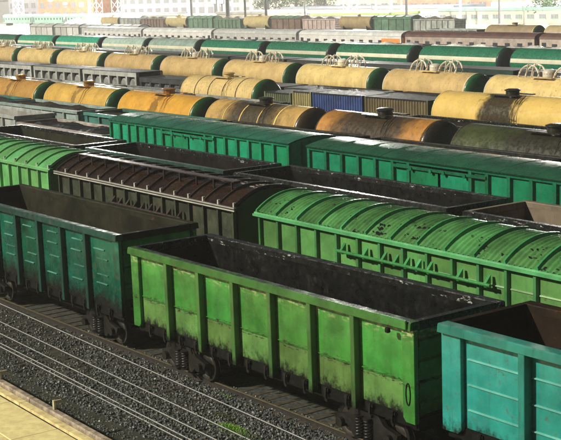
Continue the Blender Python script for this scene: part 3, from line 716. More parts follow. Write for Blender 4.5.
BR_OUT = paint('brown_black_sides', (0.050, 0.058, 0.034), 0.5, 0.5, 0.5, 0.4)
BR_POST = paint('brown_black_post', (0.045, 0.050, 0.028), 0.5, 0.4, 0.4, 0.4)
BR_ROOF = paint('brown_roof', (0.030, 0.016, 0.010), 0.25, 0.45, 0.2, 0.35, None, None, None, (-0.70, -0.35, 0.53, (0.62, 0.59, 0.54)), dent=0.15)  # ragged white crest highlights put into the roof colour
BR_RIB = paint('brown_rib', (0.038, 0.022, 0.016), 0.4, 0.4, 0.2, 0.3)
L_OUT = paint('pale_green_sides', (0.15, 0.42, 0.13), 0.40, 0.3, 0.3, 0.3)
L_ROOF = paint('pale_green_roof', (0.13, 0.40, 0.13), 0.34, 0.25, 0.2, 0.25, None, None, None, (-0.2, 0.3, 0.60, (0.62, 0.60, 0.46)), dent=0.1)  # crest highlights painted in as pale patches
L_RIB = paint('pale_green_rib', (0.16, 0.42, 0.15), 0.36, 0.25, 0.15, 0.25)
p, a = at_row(2, 5.95)
hopper(p, a, 14.3, 'weathered green covered hopper wagon with arched ribbed roof behind the bright green gondola', H_OUT, H_POST, H_ROOF, H_RIB, H_EAVE, 13, [], 12, True, 1,
       rod=(-2.4, 4.4, 3.30, [-2.2, -1.1, -0.2, 0.35, 0.85, 1.35, 1.85, 3.1, 4.2], H_RIB), pegs=None, stiff=(H_STIFF, (7, 8, 9, 10, 11, 12), (2.75, 3.25)))
p, a = at_row(2, -9.55)
hopper(p, a, 14.2, 'dark brown covered hopper wagon with a roof walkway between two green hoppers', BR_OUT, BR_POST, BR_ROOF, BR_RIB, BR_RIB, 14, [], 14, False, 1, walkway=BR_RIB, pegs=W_EDGE, lines=W_EDGE,
       rod=(-2.0, 3.6, 3.15, [-1.8, -1.2, -0.6, 0, 0.6, 1.2, 1.8, 2.6, 3.4], BR_RIB))
p, a = at_row(2, -24.45)
hopper(p, a, 14.2, 'pale green covered hopper wagon with smooth arched roof at the left frame edge', L_OUT, L_RIB, L_ROOF, L_RIB, L_RIB, 13, [], 12, False, 1, pegs=W_EDGE)

# -- third train: dark gondolas
K_OUT = paint('soot_black_paint', (0.012, 0.013, 0.012), 0.45, 0.5, 0.3, 0.3)
K_IN = paint('soot_brown_lining', (0.012, 0.009, 0.007), 0.6, 0.5, 0.3, 0.2, spec=0.15, rustcol=(0.03, 0.018, 0.01))
K_RIM = paint('soot_rim', (0.028, 0.030, 0.028), 0.30, 0.5, 0.2, 0.3)
TR_OUT = paint('dark_green_black', (0.012, 0.045, 0.032), 0.4, 0.5, 0.4, 0.3)
PR_IN = paint('pale_rust_lining', (0.17, 0.13, 0.09), 0.7, 0.45, 0.5, 0.6)
g3 = 'open gondolas of the third train'
for xc, L, lab, o, i_ in ((-32.7, 13.1, 'empty gondola wagon with grey brown inside, behind the pale green hopper', K_OUT, PR_IN if 0 else D_IN),
                          (-18.4, 13.0, 'soot black gondola wagon with dark green rim, behind the brown hopper roof', TR_OUT, K_IN),
                          (-4.4, 13.4, 'soot black gondola wagon directly behind the weathered green ribbed hopper', K_OUT, COAL_IN),
                          (9.6, 13.0, 'gondola wagon with pale rusty interior showing behind the ribbed roof, right frame edge', K_OUT, PR_IN)):
    p, a = at_row(3, xc); gondola(p, a, L, lab, g3, o, o, i_, detail=1, railm=K_RIM if o is K_OUT else TR_OUT, backm=i_ if i_ is PR_IN else K_RIM)

# -- fourth train: two gondolas and two long box wagons
B_OUT = paint('box_green_paint', (0.014, 0.30, 0.140), 0.30, 0.25, 0.18, 0.18, (1.2, 1.75))
B_POST = paint('box_green_post', (0.012, 0.23, 0.108), 0.34, 0.3, 0.3, 0.2)
B_ROOF = paint('box_green_roof', (0.020, 0.13, 0.070), 0.26, 0.3, 0.15, 0.25, None, None, None, (-0.2, 0.5, 0.57, (0.66, 0.64, 0.55)), dent=0.12)  # pale glints painted over the far half of the roof
B2_OUT = paint('deep_green_paint', (0.010, 0.215, 0.100), 0.32, 0.3, 0.30, 0.2, (1.2, 1.75))
B2_POST = paint('deep_green_post', (0.010, 0.145, 0.070), 0.34, 0.3, 0.3, 0.2)
B2_ROOF = paint('deep_green_roof', (0.016, 0.10, 0.050), 0.26, 0.35, 0.15, 0.3, None, None, None, (-0.1, 0.6, 0.60, (0.66, 0.62, 0.52)), dent=0.12)  # roof highlights put into the colour, as on the emerald wagon
PINK = paint('grey_pink_primer', (0.36, 0.31, 0.28), 0.6, 0.4, 0.45, 0.55)
PINKR = paint('red_smeared_paint', (0.42, 0.10, 0.075), 0.6, 0.5, 0.3, 0.5)
GREY = paint('light_grey_lining', (0.40, 0.39, 0.36), 0.6, 0.35, 0.45, 0.5)
GREYO = paint('grey_gondola_paint', (0.34, 0.36, 0.34), 0.55, 0.4, 0.4, 0.4)
p, a = at_row(4, -53.6)
gondola(p, a, 13.0, 'empty light grey gondola wagon left of the coal filled pinkish one', 'open gondolas of the fourth train', GREYO, GREYO, GREY, zt=3.5, detail=1)
p, a = at_row(4, -39.8); p = (p[0], p[1]-0.3, p[2])
PG = gondola(p, a, 12.6, 'pinkish grey gondola wagon heaped with black coal', 'open gondolas of the fourth train', PINK, PINK, COAL_IN, zt=3.22, detail=1)
put('paint_smear', MB().box(1.4, 5.2, -0.012, 0.0, 2.25, 2.85).mesh('paint_smear', PINKR), PG, (0, -1.562, 0))
heap((p[0], p[1], GZ), a, 12.2, 2.7, 2.9, 0.38, COAL, 'black coal heaped in the pinkish grey gondola')
p, a = at_row(4, -23.6)
boxcar(p, a, 18.5, 'bright emerald box wagon coupled left of the deeper green one', B_OUT, B_POST, B_ROOF, [-8.0, -7.0, -6.0, -5.0, -4.0, -3.0], [2.4, 3.5, 4.6, 5.7, 6.8, 7.9], (-2.0, 1.6))
p, a = at_row(4, -3.75)
boxcar(p, a, 18.2, 'deep green box wagon with plain dark roof reaching the right frame edge', B2_OUT, B2_POST, B2_ROOF, [-7.7, -6.5, -5.3, -4.1, -2.9], [2.9, 4.1, 5.3, 6.5, 7.7], (-1.9, 2.0))

# -- fifth train: coal gondolas
TL_OUT = paint('dusty_teal_paint', (0.060, 0.20, 0.17), 0.45, 0.4, 0.35, 0.3)
TW_OUT = paint('lit_teal_paint', (0.30, 0.38, 0.36), 0.45, 0.3, 0.35, 0.3)  # teal paint with the whitish lit look put into its colour
BCOAL = plain('brown_black_coal', (0.030, 0.022, 0.014), 0.75, 0, 0.5, 6)
g5 = 'coal filled gondolas of the fifth train'
for xc, lab, o in ((-66.0, 'coal filled gondola wagon cut off by the left frame edge, before the orange tanks', TL_OUT), (-52.05, 'whitish lit teal gondola wagon full of brown black coal, before the orange tanks', TW_OUT), (-38.1, 'dusty teal gondola wagon full of coal, left of the emerald box wagon', TL_OUT),
                   (-24.3, 'dark gondola wagon hidden behind the emerald box wagon roof', K_OUT), (-10.3, 'dark gondola wagon hidden behind the left part of the deep green box wagon roof', K_OUT), (3.6, 'dark gondola wagon hidden behind the right end of the deep green box wagon roof', K_OUT)):
    p, a = at_row(5, xc); gondola(p, a, 13.0, lab, g5, o, o, COAL_IN, zt=3.60, detail=1)
    heap((p[0], p[1], GZ), a, 12.6, 2.7, 3.2, 0.42, BCOAL, 'brown black coal heaped in a gondola')

# -- sixth train: orange and dark tanks
CAP = paint('tank_end_green', (0.020, 0.115, 0.035), 0.4, 0.3, 0.3, 0.3)
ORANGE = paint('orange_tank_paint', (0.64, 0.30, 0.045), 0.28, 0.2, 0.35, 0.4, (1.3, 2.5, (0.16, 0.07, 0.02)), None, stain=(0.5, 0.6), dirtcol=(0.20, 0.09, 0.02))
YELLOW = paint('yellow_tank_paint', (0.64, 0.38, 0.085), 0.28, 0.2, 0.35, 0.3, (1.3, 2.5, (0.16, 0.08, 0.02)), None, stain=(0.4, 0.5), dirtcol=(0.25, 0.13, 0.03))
OILY = paint('oil_stained_tan', (0.62, 0.40, 0.12), 0.38, 0.3, 0.4, 0.4, stain=(3.3, 0.93))
DKBR = paint('oil_dark_brown_tank', (0.50, 0.24, 0.045), 0.40, 0.3, 0.5, 0.4, stain=(3.4, 0.94))
BLKG = paint('oil_black_green_tank', (0.050, 0.060, 0.020), 0.35, 0.4, 0.5, 0.4, stain=(2.4, 0.85))
RIMY = paint('tank_rim_yellow', (0.78, 0.55, 0.16), 0.4, 0.2, 0.2, 0.2)
g6 = 'tank wagons of the sixth train'
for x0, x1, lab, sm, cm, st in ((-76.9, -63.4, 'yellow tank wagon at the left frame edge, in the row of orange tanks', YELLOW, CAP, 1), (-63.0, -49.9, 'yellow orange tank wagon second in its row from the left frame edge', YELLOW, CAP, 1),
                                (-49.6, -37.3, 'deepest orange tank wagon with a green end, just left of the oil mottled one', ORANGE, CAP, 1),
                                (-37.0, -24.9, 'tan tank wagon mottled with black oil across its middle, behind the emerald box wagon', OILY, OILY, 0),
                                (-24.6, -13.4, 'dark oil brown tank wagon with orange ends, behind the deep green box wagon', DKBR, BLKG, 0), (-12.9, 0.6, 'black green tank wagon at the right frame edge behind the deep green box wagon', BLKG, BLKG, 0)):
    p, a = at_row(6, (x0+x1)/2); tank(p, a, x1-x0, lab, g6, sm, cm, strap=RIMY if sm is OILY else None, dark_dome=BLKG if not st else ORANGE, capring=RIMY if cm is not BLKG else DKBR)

# -- seventh train: dark gondolas, only rims in view
g7 = 'dark gondolas behind the orange tanks'
RIMW = paint('pale_glint_rim', (0.30, 0.31, 0.29), 0.3, 0.5, 0.3, 0.4)  # rim glints painted as one pale colour
for i, (xc, lab) in enumerate(((-86, 'dark gondola wagon above the yellow tank at the left frame edge'), (-72.4, 'dark gondola wagon with pale rim above the second yellow tank from the left'), (-58.8, 'dark gondola wagon with pale rim above the deepest orange tank'),
                               (-45.2, 'dark gondola wagon between the oil mottled tank and the pale tank with drips'), (-31.6, 'dark gondola wagon below the blue container and behind the oil brown tank'), (-18.0, 'dark gondola wagon below the yellow tank with the oil band'), (-4.4, 'dark gondola wagon at the right frame edge above the black green tank'))):
    p, a = at_row(7, xc); gondola(p, a, 13.0, lab, g7, K_OUT, K_OUT, K_IN, zt=3.05 if i == 4 else 3.5, detail=0, railm=RIMW if i in (1, 2, 3) else K_RIM)

# -- eighth train: tanks and containers
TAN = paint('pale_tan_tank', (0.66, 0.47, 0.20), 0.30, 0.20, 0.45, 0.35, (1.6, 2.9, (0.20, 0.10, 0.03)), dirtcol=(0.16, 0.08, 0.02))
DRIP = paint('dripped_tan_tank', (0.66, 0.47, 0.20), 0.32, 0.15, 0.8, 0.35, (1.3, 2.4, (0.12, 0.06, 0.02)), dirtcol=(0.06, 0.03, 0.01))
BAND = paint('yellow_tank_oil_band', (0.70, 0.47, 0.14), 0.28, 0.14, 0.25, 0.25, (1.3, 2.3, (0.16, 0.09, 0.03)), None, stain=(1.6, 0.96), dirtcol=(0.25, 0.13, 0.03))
g8 = 'tank wagons of the eighth train'
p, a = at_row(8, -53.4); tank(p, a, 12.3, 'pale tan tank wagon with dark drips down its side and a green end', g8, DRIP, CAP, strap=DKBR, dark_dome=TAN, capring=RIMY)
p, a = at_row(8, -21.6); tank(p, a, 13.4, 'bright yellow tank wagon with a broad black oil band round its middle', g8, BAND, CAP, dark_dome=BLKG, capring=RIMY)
OLIV = paint('olive_container', (0.16, 0.19, 0.10), 0.5, 0.3, 0.4, 0.3); CTAN = paint('tan_container', (0.36, 0.31, 0.14), 0.5, 0.3, 0.3, 0.3)
BLUE = paint('blue_container', (0.045, 0.080, 0.24), 0.45, 0.35, 0.3, 0.25); KHAK = paint('khaki_container', (0.14, 0.105, 0.055), 0.5, 0.3, 0.4, 0.4)
CTOP = paint('dark_container_roof', (0.022, 0.023, 0.022), 0.6, 0.5, 0.2, 0.2, spec=0.3)
p, a = at_row(8, -40.9); flat_wagon(p, a, 12.0, 'flat wagon under the olive, tan and blue containers', K_OUT)
p, a = at_row(8, -45.0); container((p[0], p[1], GZ+1.36), a, 3.4, 'olive container right of the pale tank with drips', OLIV, CTOP, 2.3)
p, a = at_row(8, -41.9); container((p[0], p[1], GZ+1.36), a, 2.3, 'tan yellow container just left of the blue one', CTAN, CTOP, 2.5)
p, a = at_row(8, -31.3); flat_wagon(p, a, 6.8, 'short flat wagon under the khaki container', K_OUT)
p, a = at_row(8, -37.7); container((p[0], p[1], GZ+1.36), a, 5.7, 'blue container in the middle of the yard', BLUE, CTOP, 2.5)
p, a = at_row(8, -31.3); container((p[0], p[1], GZ+1.36), a, 6.5, 'khaki brown container right of the blue one', KHAK, CTOP, 2.5)
for xc, lab in ((-66.6, 'low dark gondola wagon left of the pale tank with drips'), (-80.1, 'low dark gondola wagon below the grey bay sided hoppers, left part'), (-93.6, 'low pale grey gondola wagon far left below the bay sided hoppers')):
    p, a = at_row(8, xc); gondola(p, a, 13.0, lab, 'low gondolas of the eighth train', GREYO if xc < -90 else K_OUT, K_OUT, K_IN, zt=2.9, detail=0, railm=RIMW)

# -- ninth train: bay sided hoppers
BAYL = paint('grey_white_frame', (0.48, 0.49, 0.46), 0.45, 0.25, 0.4, 0.3); BAYI = paint('grey_bay_pocket', (0.30, 0.31, 0.30), 0.5, 0.4, 0.4, 0.2)
BAYD = paint('dark_bay_frame', (0.050, 0.056, 0.056), 0.45, 0.4, 0.4, 0.3); BAYM = paint('mid_bay_pocket', (0.11, 0.12, 0.125), 0.4, 0.4, 0.3, 0.2)
BAYB = paint('blue_black_frame', (0.035, 0.045, 0.075), 0.45, 0.4, 0.4, 0.3)
L9 = 11.6
for i, (xc, lab) in enumerate(((-119, 'grey white bay sided hopper wagon cut off by the left frame edge'), (-106.8, 'grey white bay sided hopper wagon, first complete one from the left frame edge'), (-94.6, 'grey white bay sided hopper wagon, second complete one from the left frame edge'), (-82.4, 'grey white bay sided hopper wagon just left above the pale tank with drips'),
        (-70.2, 'dark bay sided hopper wagon behind the pale tank with drips'), (-58, 'dark bay sided hopper wagon above the olive container'), (-45.8, 'dark bay sided hopper wagon above the blue container'), (-33.6, 'blue black bay sided hopper wagon above the khaki container'), (-21.4, 'dark bay sided hopper wagon behind the yellow tank with the oil band'))):
    p, a = at_row(9, xc); bay_hopper(p, a, L9, lab, BAYL if i < 4 else (BAYB if i == 7 else BAYD), BAYI if i < 4 else BAYM, zt=3.7 if i < 4 else 3.3, top=CTOP)

# -- tenth train: tan tanks with hoop ladders
HOOP = paint('cream_hoop_paint', (0.74, 0.68, 0.54), 0.4, 0.2, 0.3, 0.3)
g10 = 'tan tank wagons with hoop ladders'
ord10 = ['tan hoop ladder tank wagon above the bay sided hoppers, farthest left', 'tan hoop ladder tank wagon, second from the left in its train', 'tan hoop ladder tank wagon, third from the left in its train', 'tan hoop ladder tank wagon, fourth from the left in its train',
         'tan hoop ladder tank wagon, right above the pale tank with drips', 'tan hoop ladder tank wagon above the olive container', 'tan hoop ladder tank wagon right above the blue container', 'tan hoop ladder tank wagon above the yellow tank with the oil band', 'tan hoop ladder tank wagon cut off by the right frame edge']
X10 = [-149, -134.4, -120, -104.9, -90.0, -75.8, -62.0, -48.5, -35.7, -22.4]
for i in range(9):
    p, a = at_row(10, (X10[i]+X10[i+1])/2); tank(p, a, X10[i+1]-X10[i]-0.5, ord10[i], g10, TAN, CAP, hoops=HOOP, capring=HOOP)

# -- eleventh train: dark bay hoppers
n11 = ['over the first hoop ladder tank', 'over the gap before hoop tank two', 'over the second hoop ladder tank', 'over the third hoop ladder tank', 'left over the fourth hoop ladder tank', 'right over the fourth hoop ladder tank', 'over the fifth hoop ladder tank from the left', 'left over the sixth hoop ladder tank', 'right over the sixth hoop ladder tank', 'over the seventh hoop ladder tank', 'over the eighth hoop ladder tank', 'over the last hoop ladder tank']
TEALD = paint('teal_black_frame', (0.020, 0.060, 0.052), 0.45, 0.4, 0.4, 0.3)
for i in range(12):
    p, a = at_row(11, -172+i*12.2); bay_hopper(p, a, 11.6, ('teal black' if i % 4 == 2 else 'dark')+' bay sided hopper wagon seen '+n11[i], TEALD if i % 4 == 2 else BAYD, BAYM, zt=3.6, top=CTOP)

# -- twelfth train: green tanks with a cream stripe
GT = paint('green_tank_paint', (0.018, 0.16, 0.085), 0.30, 0.2, 0.2, 0.15); GTL = paint('teal_tank_paint', (0.03, 0.36, 0.22), 0.28, 0.2, 0.15, 0.1)
GTP = paint('glare_pale_tank', (0.38, 0.50, 0.45), 0.28, 0.25, 0.2, 0.1)  # glare on the left tanks is put into this paler colour
CREAM = paint('cream_stripe', (0.72, 0.68, 0.52), 0.4, 0.12, 0.1, 0.1); GCAP = paint('dark_tank_end', (0.010, 0.040, 0.032), 0.5, 0.3, 0.3, 0.2)
X12 = [-206, -190.5, -173.4, -155, -139, -123.1, -106, -90.3, -74.6, -60, -44]
ord12 = ['teal green tank wagon cut off by the left frame edge, cream stripe', 'bright teal tank wagon with cream stripe, first complete one from the left', 'teal and white tank wagon right of the brightest teal one', 'green tank wagon whitened by glare, cream stripe, third complete one from the left', 'green tank wagon whitened by glare, cream stripe, fourth complete one from the left',
         'green tank wagon with cream stripe, fifth complete one from the left', 'green tank wagon with cream stripe below the orange ended coach', 'green tank wagon with cream stripe below the first brown roofed coach', 'green tank wagon with cream stripe below the second brown roofed coach', 'green tank wagon with cream stripe cut off by the right frame edge']
for i in range(10):
    p, a = at_row(12, (X12[i]+X12[i+1])/2); tank(p, a, X12[i+1]-X12[i]-0.3, ord12[i], 'green tank wagons with a cream stripe', GTL if i in (1, 2) else GTP if i in (3, 4) else GT, GCAP, stripe=CREAM, detail=0, box=False)

# -- trains beyond
COW = paint('whitewashed_cover', (0.66, 0.66, 0.62), 0.35, 0.2, 0.4, 0.3); GLASS = plain('coach_window_dark', (0.06, 0.065, 0.075), 0.15, 0, 0.2)
for i in range(11):
    p, a = at_row(13, -190+i*13.6)
    gondola(p, a, 13.0, ['dark', 'rusty', 'grey'][i % 3]+' gondola wagon with whitish load, '+['first', 'second', 'third', 'fourth', 'fifth', 'sixth', 'seventh', 'eighth', 'ninth', 'tenth', 'eleventh'][i]+' from the left behind the striped tanks', 'white loaded gondolas behind the striped tanks', [K_OUT, T_IN, GREYO][i % 3], K_OUT, K_IN, zt=3.6, detail=0)
    heap((p[0], p[1], GZ), a, 12.6, 2.6, 3.3, 0.5, COW, 'whitish load heaped in a gondola', 'white_load')
CW = paint('white_coach_paint', (0.70, 0.68, 0.66), 0.4, 0.15, 0.3, 0.2); CWR = paint('white_coach_roof', (0.62, 0.63, 0.62), 0.35, 0.2, 0.3, 0.1)
CPK = paint('pinkish_coach_paint', (0.50, 0.40, 0.36), 0.45, 0.3, 0.3, 0.3); CBR = paint('brown_coach_roof', (0.12, 0.060, 0.050), 0.45, 0.3, 0.3, 0.2); ORN = plain('orange_end_paint', (0.85, 0.32, 0.06), 0.5, 0, 0.15)
gw = 'white coaches behind the striped tanks'
for xc, lab, e in ((-206, 'white coach with dark windows at far left behind the striped tanks', None), (-178.5, 'white coach with dark windows, second from the left behind the striped tanks', None), (-151, 'white coach left of the one with an orange end panel', None)):
    p, a = at_row(14, xc); coach(p, a, 26.6, lab, CW, CWR, GLASS, 10, gw, e)
o_ = ((-123.5, 'white coach with a bright orange panel at its right end', CW, CWR, ORN), (-96, 'pinkish coach with brown roof right of the orange ended white coach', CPK, CBR, CBR), (-68.5, 'pinkish coach with brown roof, rightmost of the coaches', CPK, CBR, CBR))
for xc, lab, w, r, e in o_:
    p, a = at_row(14, xc); c = coach(p, a, 26.6, lab, w, r, GLASS, 10, gw, e)
    if e is ORN: put('orange_panel', MB().box(8.6, 13.0, -1.515, -1.50, 1.5, 3.3).mesh('orange_panel', ORN), c)
for i, xc in enumerate((-88, -75.5, -63, -50.5)):
    p, a = at_row(15, xc); bay_hopper(p, a, 11.8, 'grey bay sided hopper wagon with white lumps in its bays, '+['leftmost', 'second from left', 'third from left', 'rightmost'][i]+' of four', BAYD, COW, 5, 3.0, COW, 'bay sided hoppers with white lumps')
TANP = paint('far_tan_tank', (0.40, 0.31, 0.18), 0.4, 0.2, 0.3, 0.3)
for i, (x0, x1) in enumerate(((-112.4, -100.2), (-99.6, -86.5))):
    p, a = at_row(16, (x0+x1)/2); tank(p, a, x1-x0, ['dull tan tank wagon far back, left of two at upper right', 'dull tan tank wagon far back at the right frame edge'][i], 'dull tan tanks far back', TANP, GCAP, capring=RIMY, detail=0)
for i, (x0, x1) in enumerate(((-126, -113),)):
    p, a = at_row(16, (x0+x1)/2); gondola(p, a, 12.6, 'grey brown gondola wagon left of the far dull tan tanks', 'far gondolas', GREYO, GREYO, K_IN, detail=0)
for i, xc in enumerate((-262, -247, -232, -217)):
    p, a = at_row(15, xc)
    t = hopper(p, a, 14.0, 'pale rounded roof hopper wagon far left, '+['first', 'second', 'third', 'fourth'][i]+' from the left', CW, CWR, CWR, CWR, CWR, 4, [], 3, False, 0); t['group'] = 'pale hoppers far left'

# ================================================================== BEYOND THE YARD
WIN = plain('far_window_glass', (0.20, 0.20, 0.22), 0.2, 0, 0.2)  # glass paled, glow of the haze put into its colour
LITW = plain('lit_window', (1.0, 0.85, 0.55), 0.5, 0, 0.05, emit=2.5)
LITO = plain('lit_orange_lamp', (1.0, 0.55, 0.20), 0.5, 0, 0.05, emit=5)
LITP = plain('lit_white_sign', (1.0, 0.98, 0.92), 0.5, 0, 0.02, emit=2.2)
def building(loc, rz, w, d, hgt, label, wall, roofm, nx, ny, win=WIN, name='building', z0=1.2, lit=(), base=None, band=None, parapet=True):
    t = thing(name, label, 'building', loc, rz, None)
    put('wall', MB().box(0, w, 0, d, 0, hgt).mesh('wall', wall), t)
    put('roof', MB().box(-0.3, w+0.3, -0.3, d+0.3, hgt+0.01, hgt+0.7).mesh('roof', roofm), t)
    px, pz = w/nx, (hgt-z0-0.6)/ny
    wm = {}
    for i in range(nx):
        for j in range(ny):
            mt = LITW if (i, j) in lit else win
            if mt.name not in wm:
                wm[mt.name] = MB().box(-px*0.28, px*0.28, -0.06, 0.02, 0, pz*0.55).mesh('window', mt)
                wm['f'+mt.name] = MB().box(-px*0.32, px*0.32, -0.12, 0.02, -0.18, -0.02).box(-0.06, 0.06, -0.10, -0.065, 0, pz*0.55).mesh('sill', roofm)
            q = put('window', wm[mt.name], t, (px*(i+0.5), 0, z0+pz*j+pz*0.2))
            if w < 60: put('sill', wm['f'+mt.name], q)
    if base: put('shop_front', MB().box(0.2, w-0.2, -1.0, -0.02, 0.2, band).mesh('shop_front', base), t)
    return t
OR_W = plain('orange_brick', (0.50, 0.19, 0.08), 0.8, 0, 0.25, 0.5); PK_W = plain('pink_brick', (0.45, 0.24, 0.17), 0.8, 0, 0.25, 0.4)
CR_W = plain('cream_render', (0.46, 0.43, 0.37), 0.8, 0, 0.15, 0.3); LV_W = plain('lilac_grey_render', (0.36, 0.34, 0.40), 0.8, 0, 0.12, 0.3)
ROOFG = plain('grey_flat_roof', (0.20, 0.22, 0.27), 0.7, 0, 0.2, 0.2); ROOFL = plain('pale_roof_sheet', (0.42, 0.43, 0.42), 0.5, 0, 0.15, 0.2); LIME = plain('lime_roof', (0.30, 0.40, 0.12), 0.6, 0, 0.2, 0.3)
TEALR = plain('pale_teal_roof', (0.22, 0.40, 0.33), 0.5, 0, 0.15, 0.3)
b = building((-545, 252, -0.6), 0.30, 38, 14, 26, 'lilac grey block at the far left edge of the skyline', LV_W, ROOFG, 8, 6)
b = building((-506, 248, -0.6), 0.30, 34, 15, 30, 'orange brick block lit by orange lamps, upper left skyline', OR_W, ROOFG, 7, 7, lit={(2, 2), (5, 1), (1, 4)})
for i, (x, z, l) in enumerate(((6, 3.5, 'lower left'), (9, 9.5, 'upper left'), (18, 8.0, 'right'))):
    lp = thing('wall_lamp', l+' glowing orange lamp on the orange brick block', 'lamp', (-506+x*cos(.3), 248+x*sin(.3)-0.9, z-0.6), 0.3, 'lamps on the orange block')
    put('arm', MB().box(-0.08, 0.08, 0.0, 0.9, 0.5, 0.66).mesh('arm', STEEL_DARK), lp); put('lamp_glass', MB().lathe([(-0.9, 0.5), (-0.5, 1.1), (0.1, 1.1), (0.45, 0.4)], 'z', 10).mesh('lamp_glass', LITO, 40), lp)
building((-468, 268, -0.6), 0.30, 62, 16, 24, 'long lilac grey block between the orange one and the white sign', LV_W, ROOFG, 13, 5)
building((-404, 282, -0.6), 0.30, 40, 16, 26, 'cream block behind the white lit sign', CR_W, ROOFL, 8, 6)
building((-366, 296, -0.6), 0.30, 46, 16, 26, 'cream block with rows of small windows in the middle of the skyline', CR_W, ROOFL, 10, 6)
building((-316, 292, -0.6), 0.30, 40, 16, 26, 'pale pink block right of the cream one with small windows', PK_W, ROOFL, 9, 6, lit={(3, 1), (6, 2)})
building((-274, 296, -0.6), 0.30, 70, 18, 28, 'long pink brick block with a white shop front, upper right skyline', PK_W, ROOFG, 15, 6, lit={(4, 1), (9, 2), (12, 1)}, base=LITP, band=4.2)
building((-206, 300, -0.6), 0.30, 60, 18, 28, 'orange pink block at the right frame edge of the skyline', OR_W, ROOFG, 12, 6, lit={(2, 1), (6, 3)}, base=CR_W, band=4.0)
# low sheds along the far edge of the yard
for x, y, w, d, hh, wl, rf, lab in ((-338, 196, 34, 14, 3.6, CR_W, ROOFL, 'long low white shed left of the tall pole'), (-300, 205, 26, 14, 4.2, CR_W, PALE, 'low cream shed between the poles'), (-265, 214, 32, 12, 3.2, LV_W, LIME, 'low shed with a lime green roof, centre right of the poles'),
                                (-322, 246, 46, 12, 4.2, CR_W, ROOFG, 'long low shed with blue grey roof before the cream block'), (-268, 240, 34, 12, 4.2, CR_W, ROOFG, 'low shed with blue grey roof under the pink brick block'), (-232, 232, 52, 12, 3.6, CR_W, TEALR, 'low shed with pale teal roof at upper right'), (-176, 222, 34, 12, 3.4, CR_W, ROOFL, 'low white shed at the right frame edge'), (-400, 214, 50, 12, 3.6, CR_W, ROOFL, 'long low white shed behind the far coaches at left')):
    building((x, y, -0.6), 0.0, w, d, hh, lab, wl, rf, int(w/4), 1, name='shed')
for i, xc in enumerate((-437, -411, -385)):
    coach((xc, 206, -0.3), 0.0, 25, 'far pale teal coach at left, '+['first', 'second', 'third'][i]+' of three from the left', TEALR, CWR, GLASS, 9, 'far pale teal coaches')
PALE_LOAD = plain('pale_sand_load', (0.50, 0.45, 0.32), 0.9, 0, 0.3, 1); FAR_LOAD = plain('dark_scrap_load', (0.10, 0.085, 0.07), 0.7, 0, 0.5, 2)
FTAN = paint('far_yellow_brown_tank', (0.42, 0.32, 0.15), 0.4, 0.2, 0.4, 0.3); FARG = paint('far_green_wagon', (0.10, 0.20, 0.13), 0.4, 0.4, 0.4, 0.3); FARB = paint('far_brown_wagon', (0.16, 0.10, 0.08), 0.4, 0.4, 0.4, 0.3)
nth = ['first', 'second', 'third', 'fourth', 'fifth', 'sixth', 'seventh', 'eighth', 'ninth', 'tenth', 'eleventh', 'twelfth']
for i in range(12):
    xc = -318+i*13.8; m_ = [FARG, FARB, FARG, GREYO, CPK][(i*3) % 5]; loc = (xc, 176-0.06*(xc+260), -0.3)
    if i % 3 == 1: t = hopper(loc, -0.06, 13.2, nth[i]+' wagon from the left before the low sheds, with an arched roof', m_, m_, FARG, m_, m_, 5, [], 4, False, 0); t['group'] = 'far wagons before the sheds'
    elif i % 3 == 0: tank(loc, -0.06, 13.2, nth[i]+' wagon from the left before the low sheds, a dull yellow brown tank', 'far wagons before the sheds', FTAN, GCAP, capring=FTAN, detail=0)
    else:
        gondola(loc, -0.06, 13.2, nth[i]+' wagon from the left before the low sheds, heaped with dark scrap', 'far wagons before the sheds', m_, m_, K_IN, detail=0)
        heap(loc, -0.06, 12.6, 2.6, 3.4, 0.9, [COW, PALE_LOAD, FAR_LOAD][i % 3], 'dark scrap heaped in a far wagon', 'scrap_load')
# goods piles
PILE = plain('pale_gravel_pile', (0.66, 0.63, 0.56), 0.9, 0, 0.2, 0.6)
def pile(x, y, rx, ry, hgt, label):
    rnd = random.Random(int(x)); n = 18; rings = []
    for k, (q, z) in enumerate(((1, 0), (0.8, .28), (0.55, .62), (0.3, .88), (0.05, 1))):
        rings.append([(rx*q*cos(2*pi*j/n)*rnd.uniform(.86, 1.1), ry*q*sin(2*pi*j/n)*rnd.uniform(.86, 1.1), hgt*z*rnd.uniform(.9, 1.08)) for j in range(n+1)])
    for r in rings: r[n] = r[0]
    put('gravel_pile', MB().sheet(rings).mesh('gravel_pile', PILE), None, (x, y, -0.6), 0, label, 'gravel pile', 'gravel piles beyond the coaches')
pile(-352, 190, 12, 7, 4.5, 'pale gravel pile left of the tall pole, wider one'); pile(-330, 186, 9, 6, 3.8, 'pale gravel pile closest to the tall pole'); pile(-372, 196, 10, 6, 3.5, 'pale gravel pile farthest left beyond the coaches')
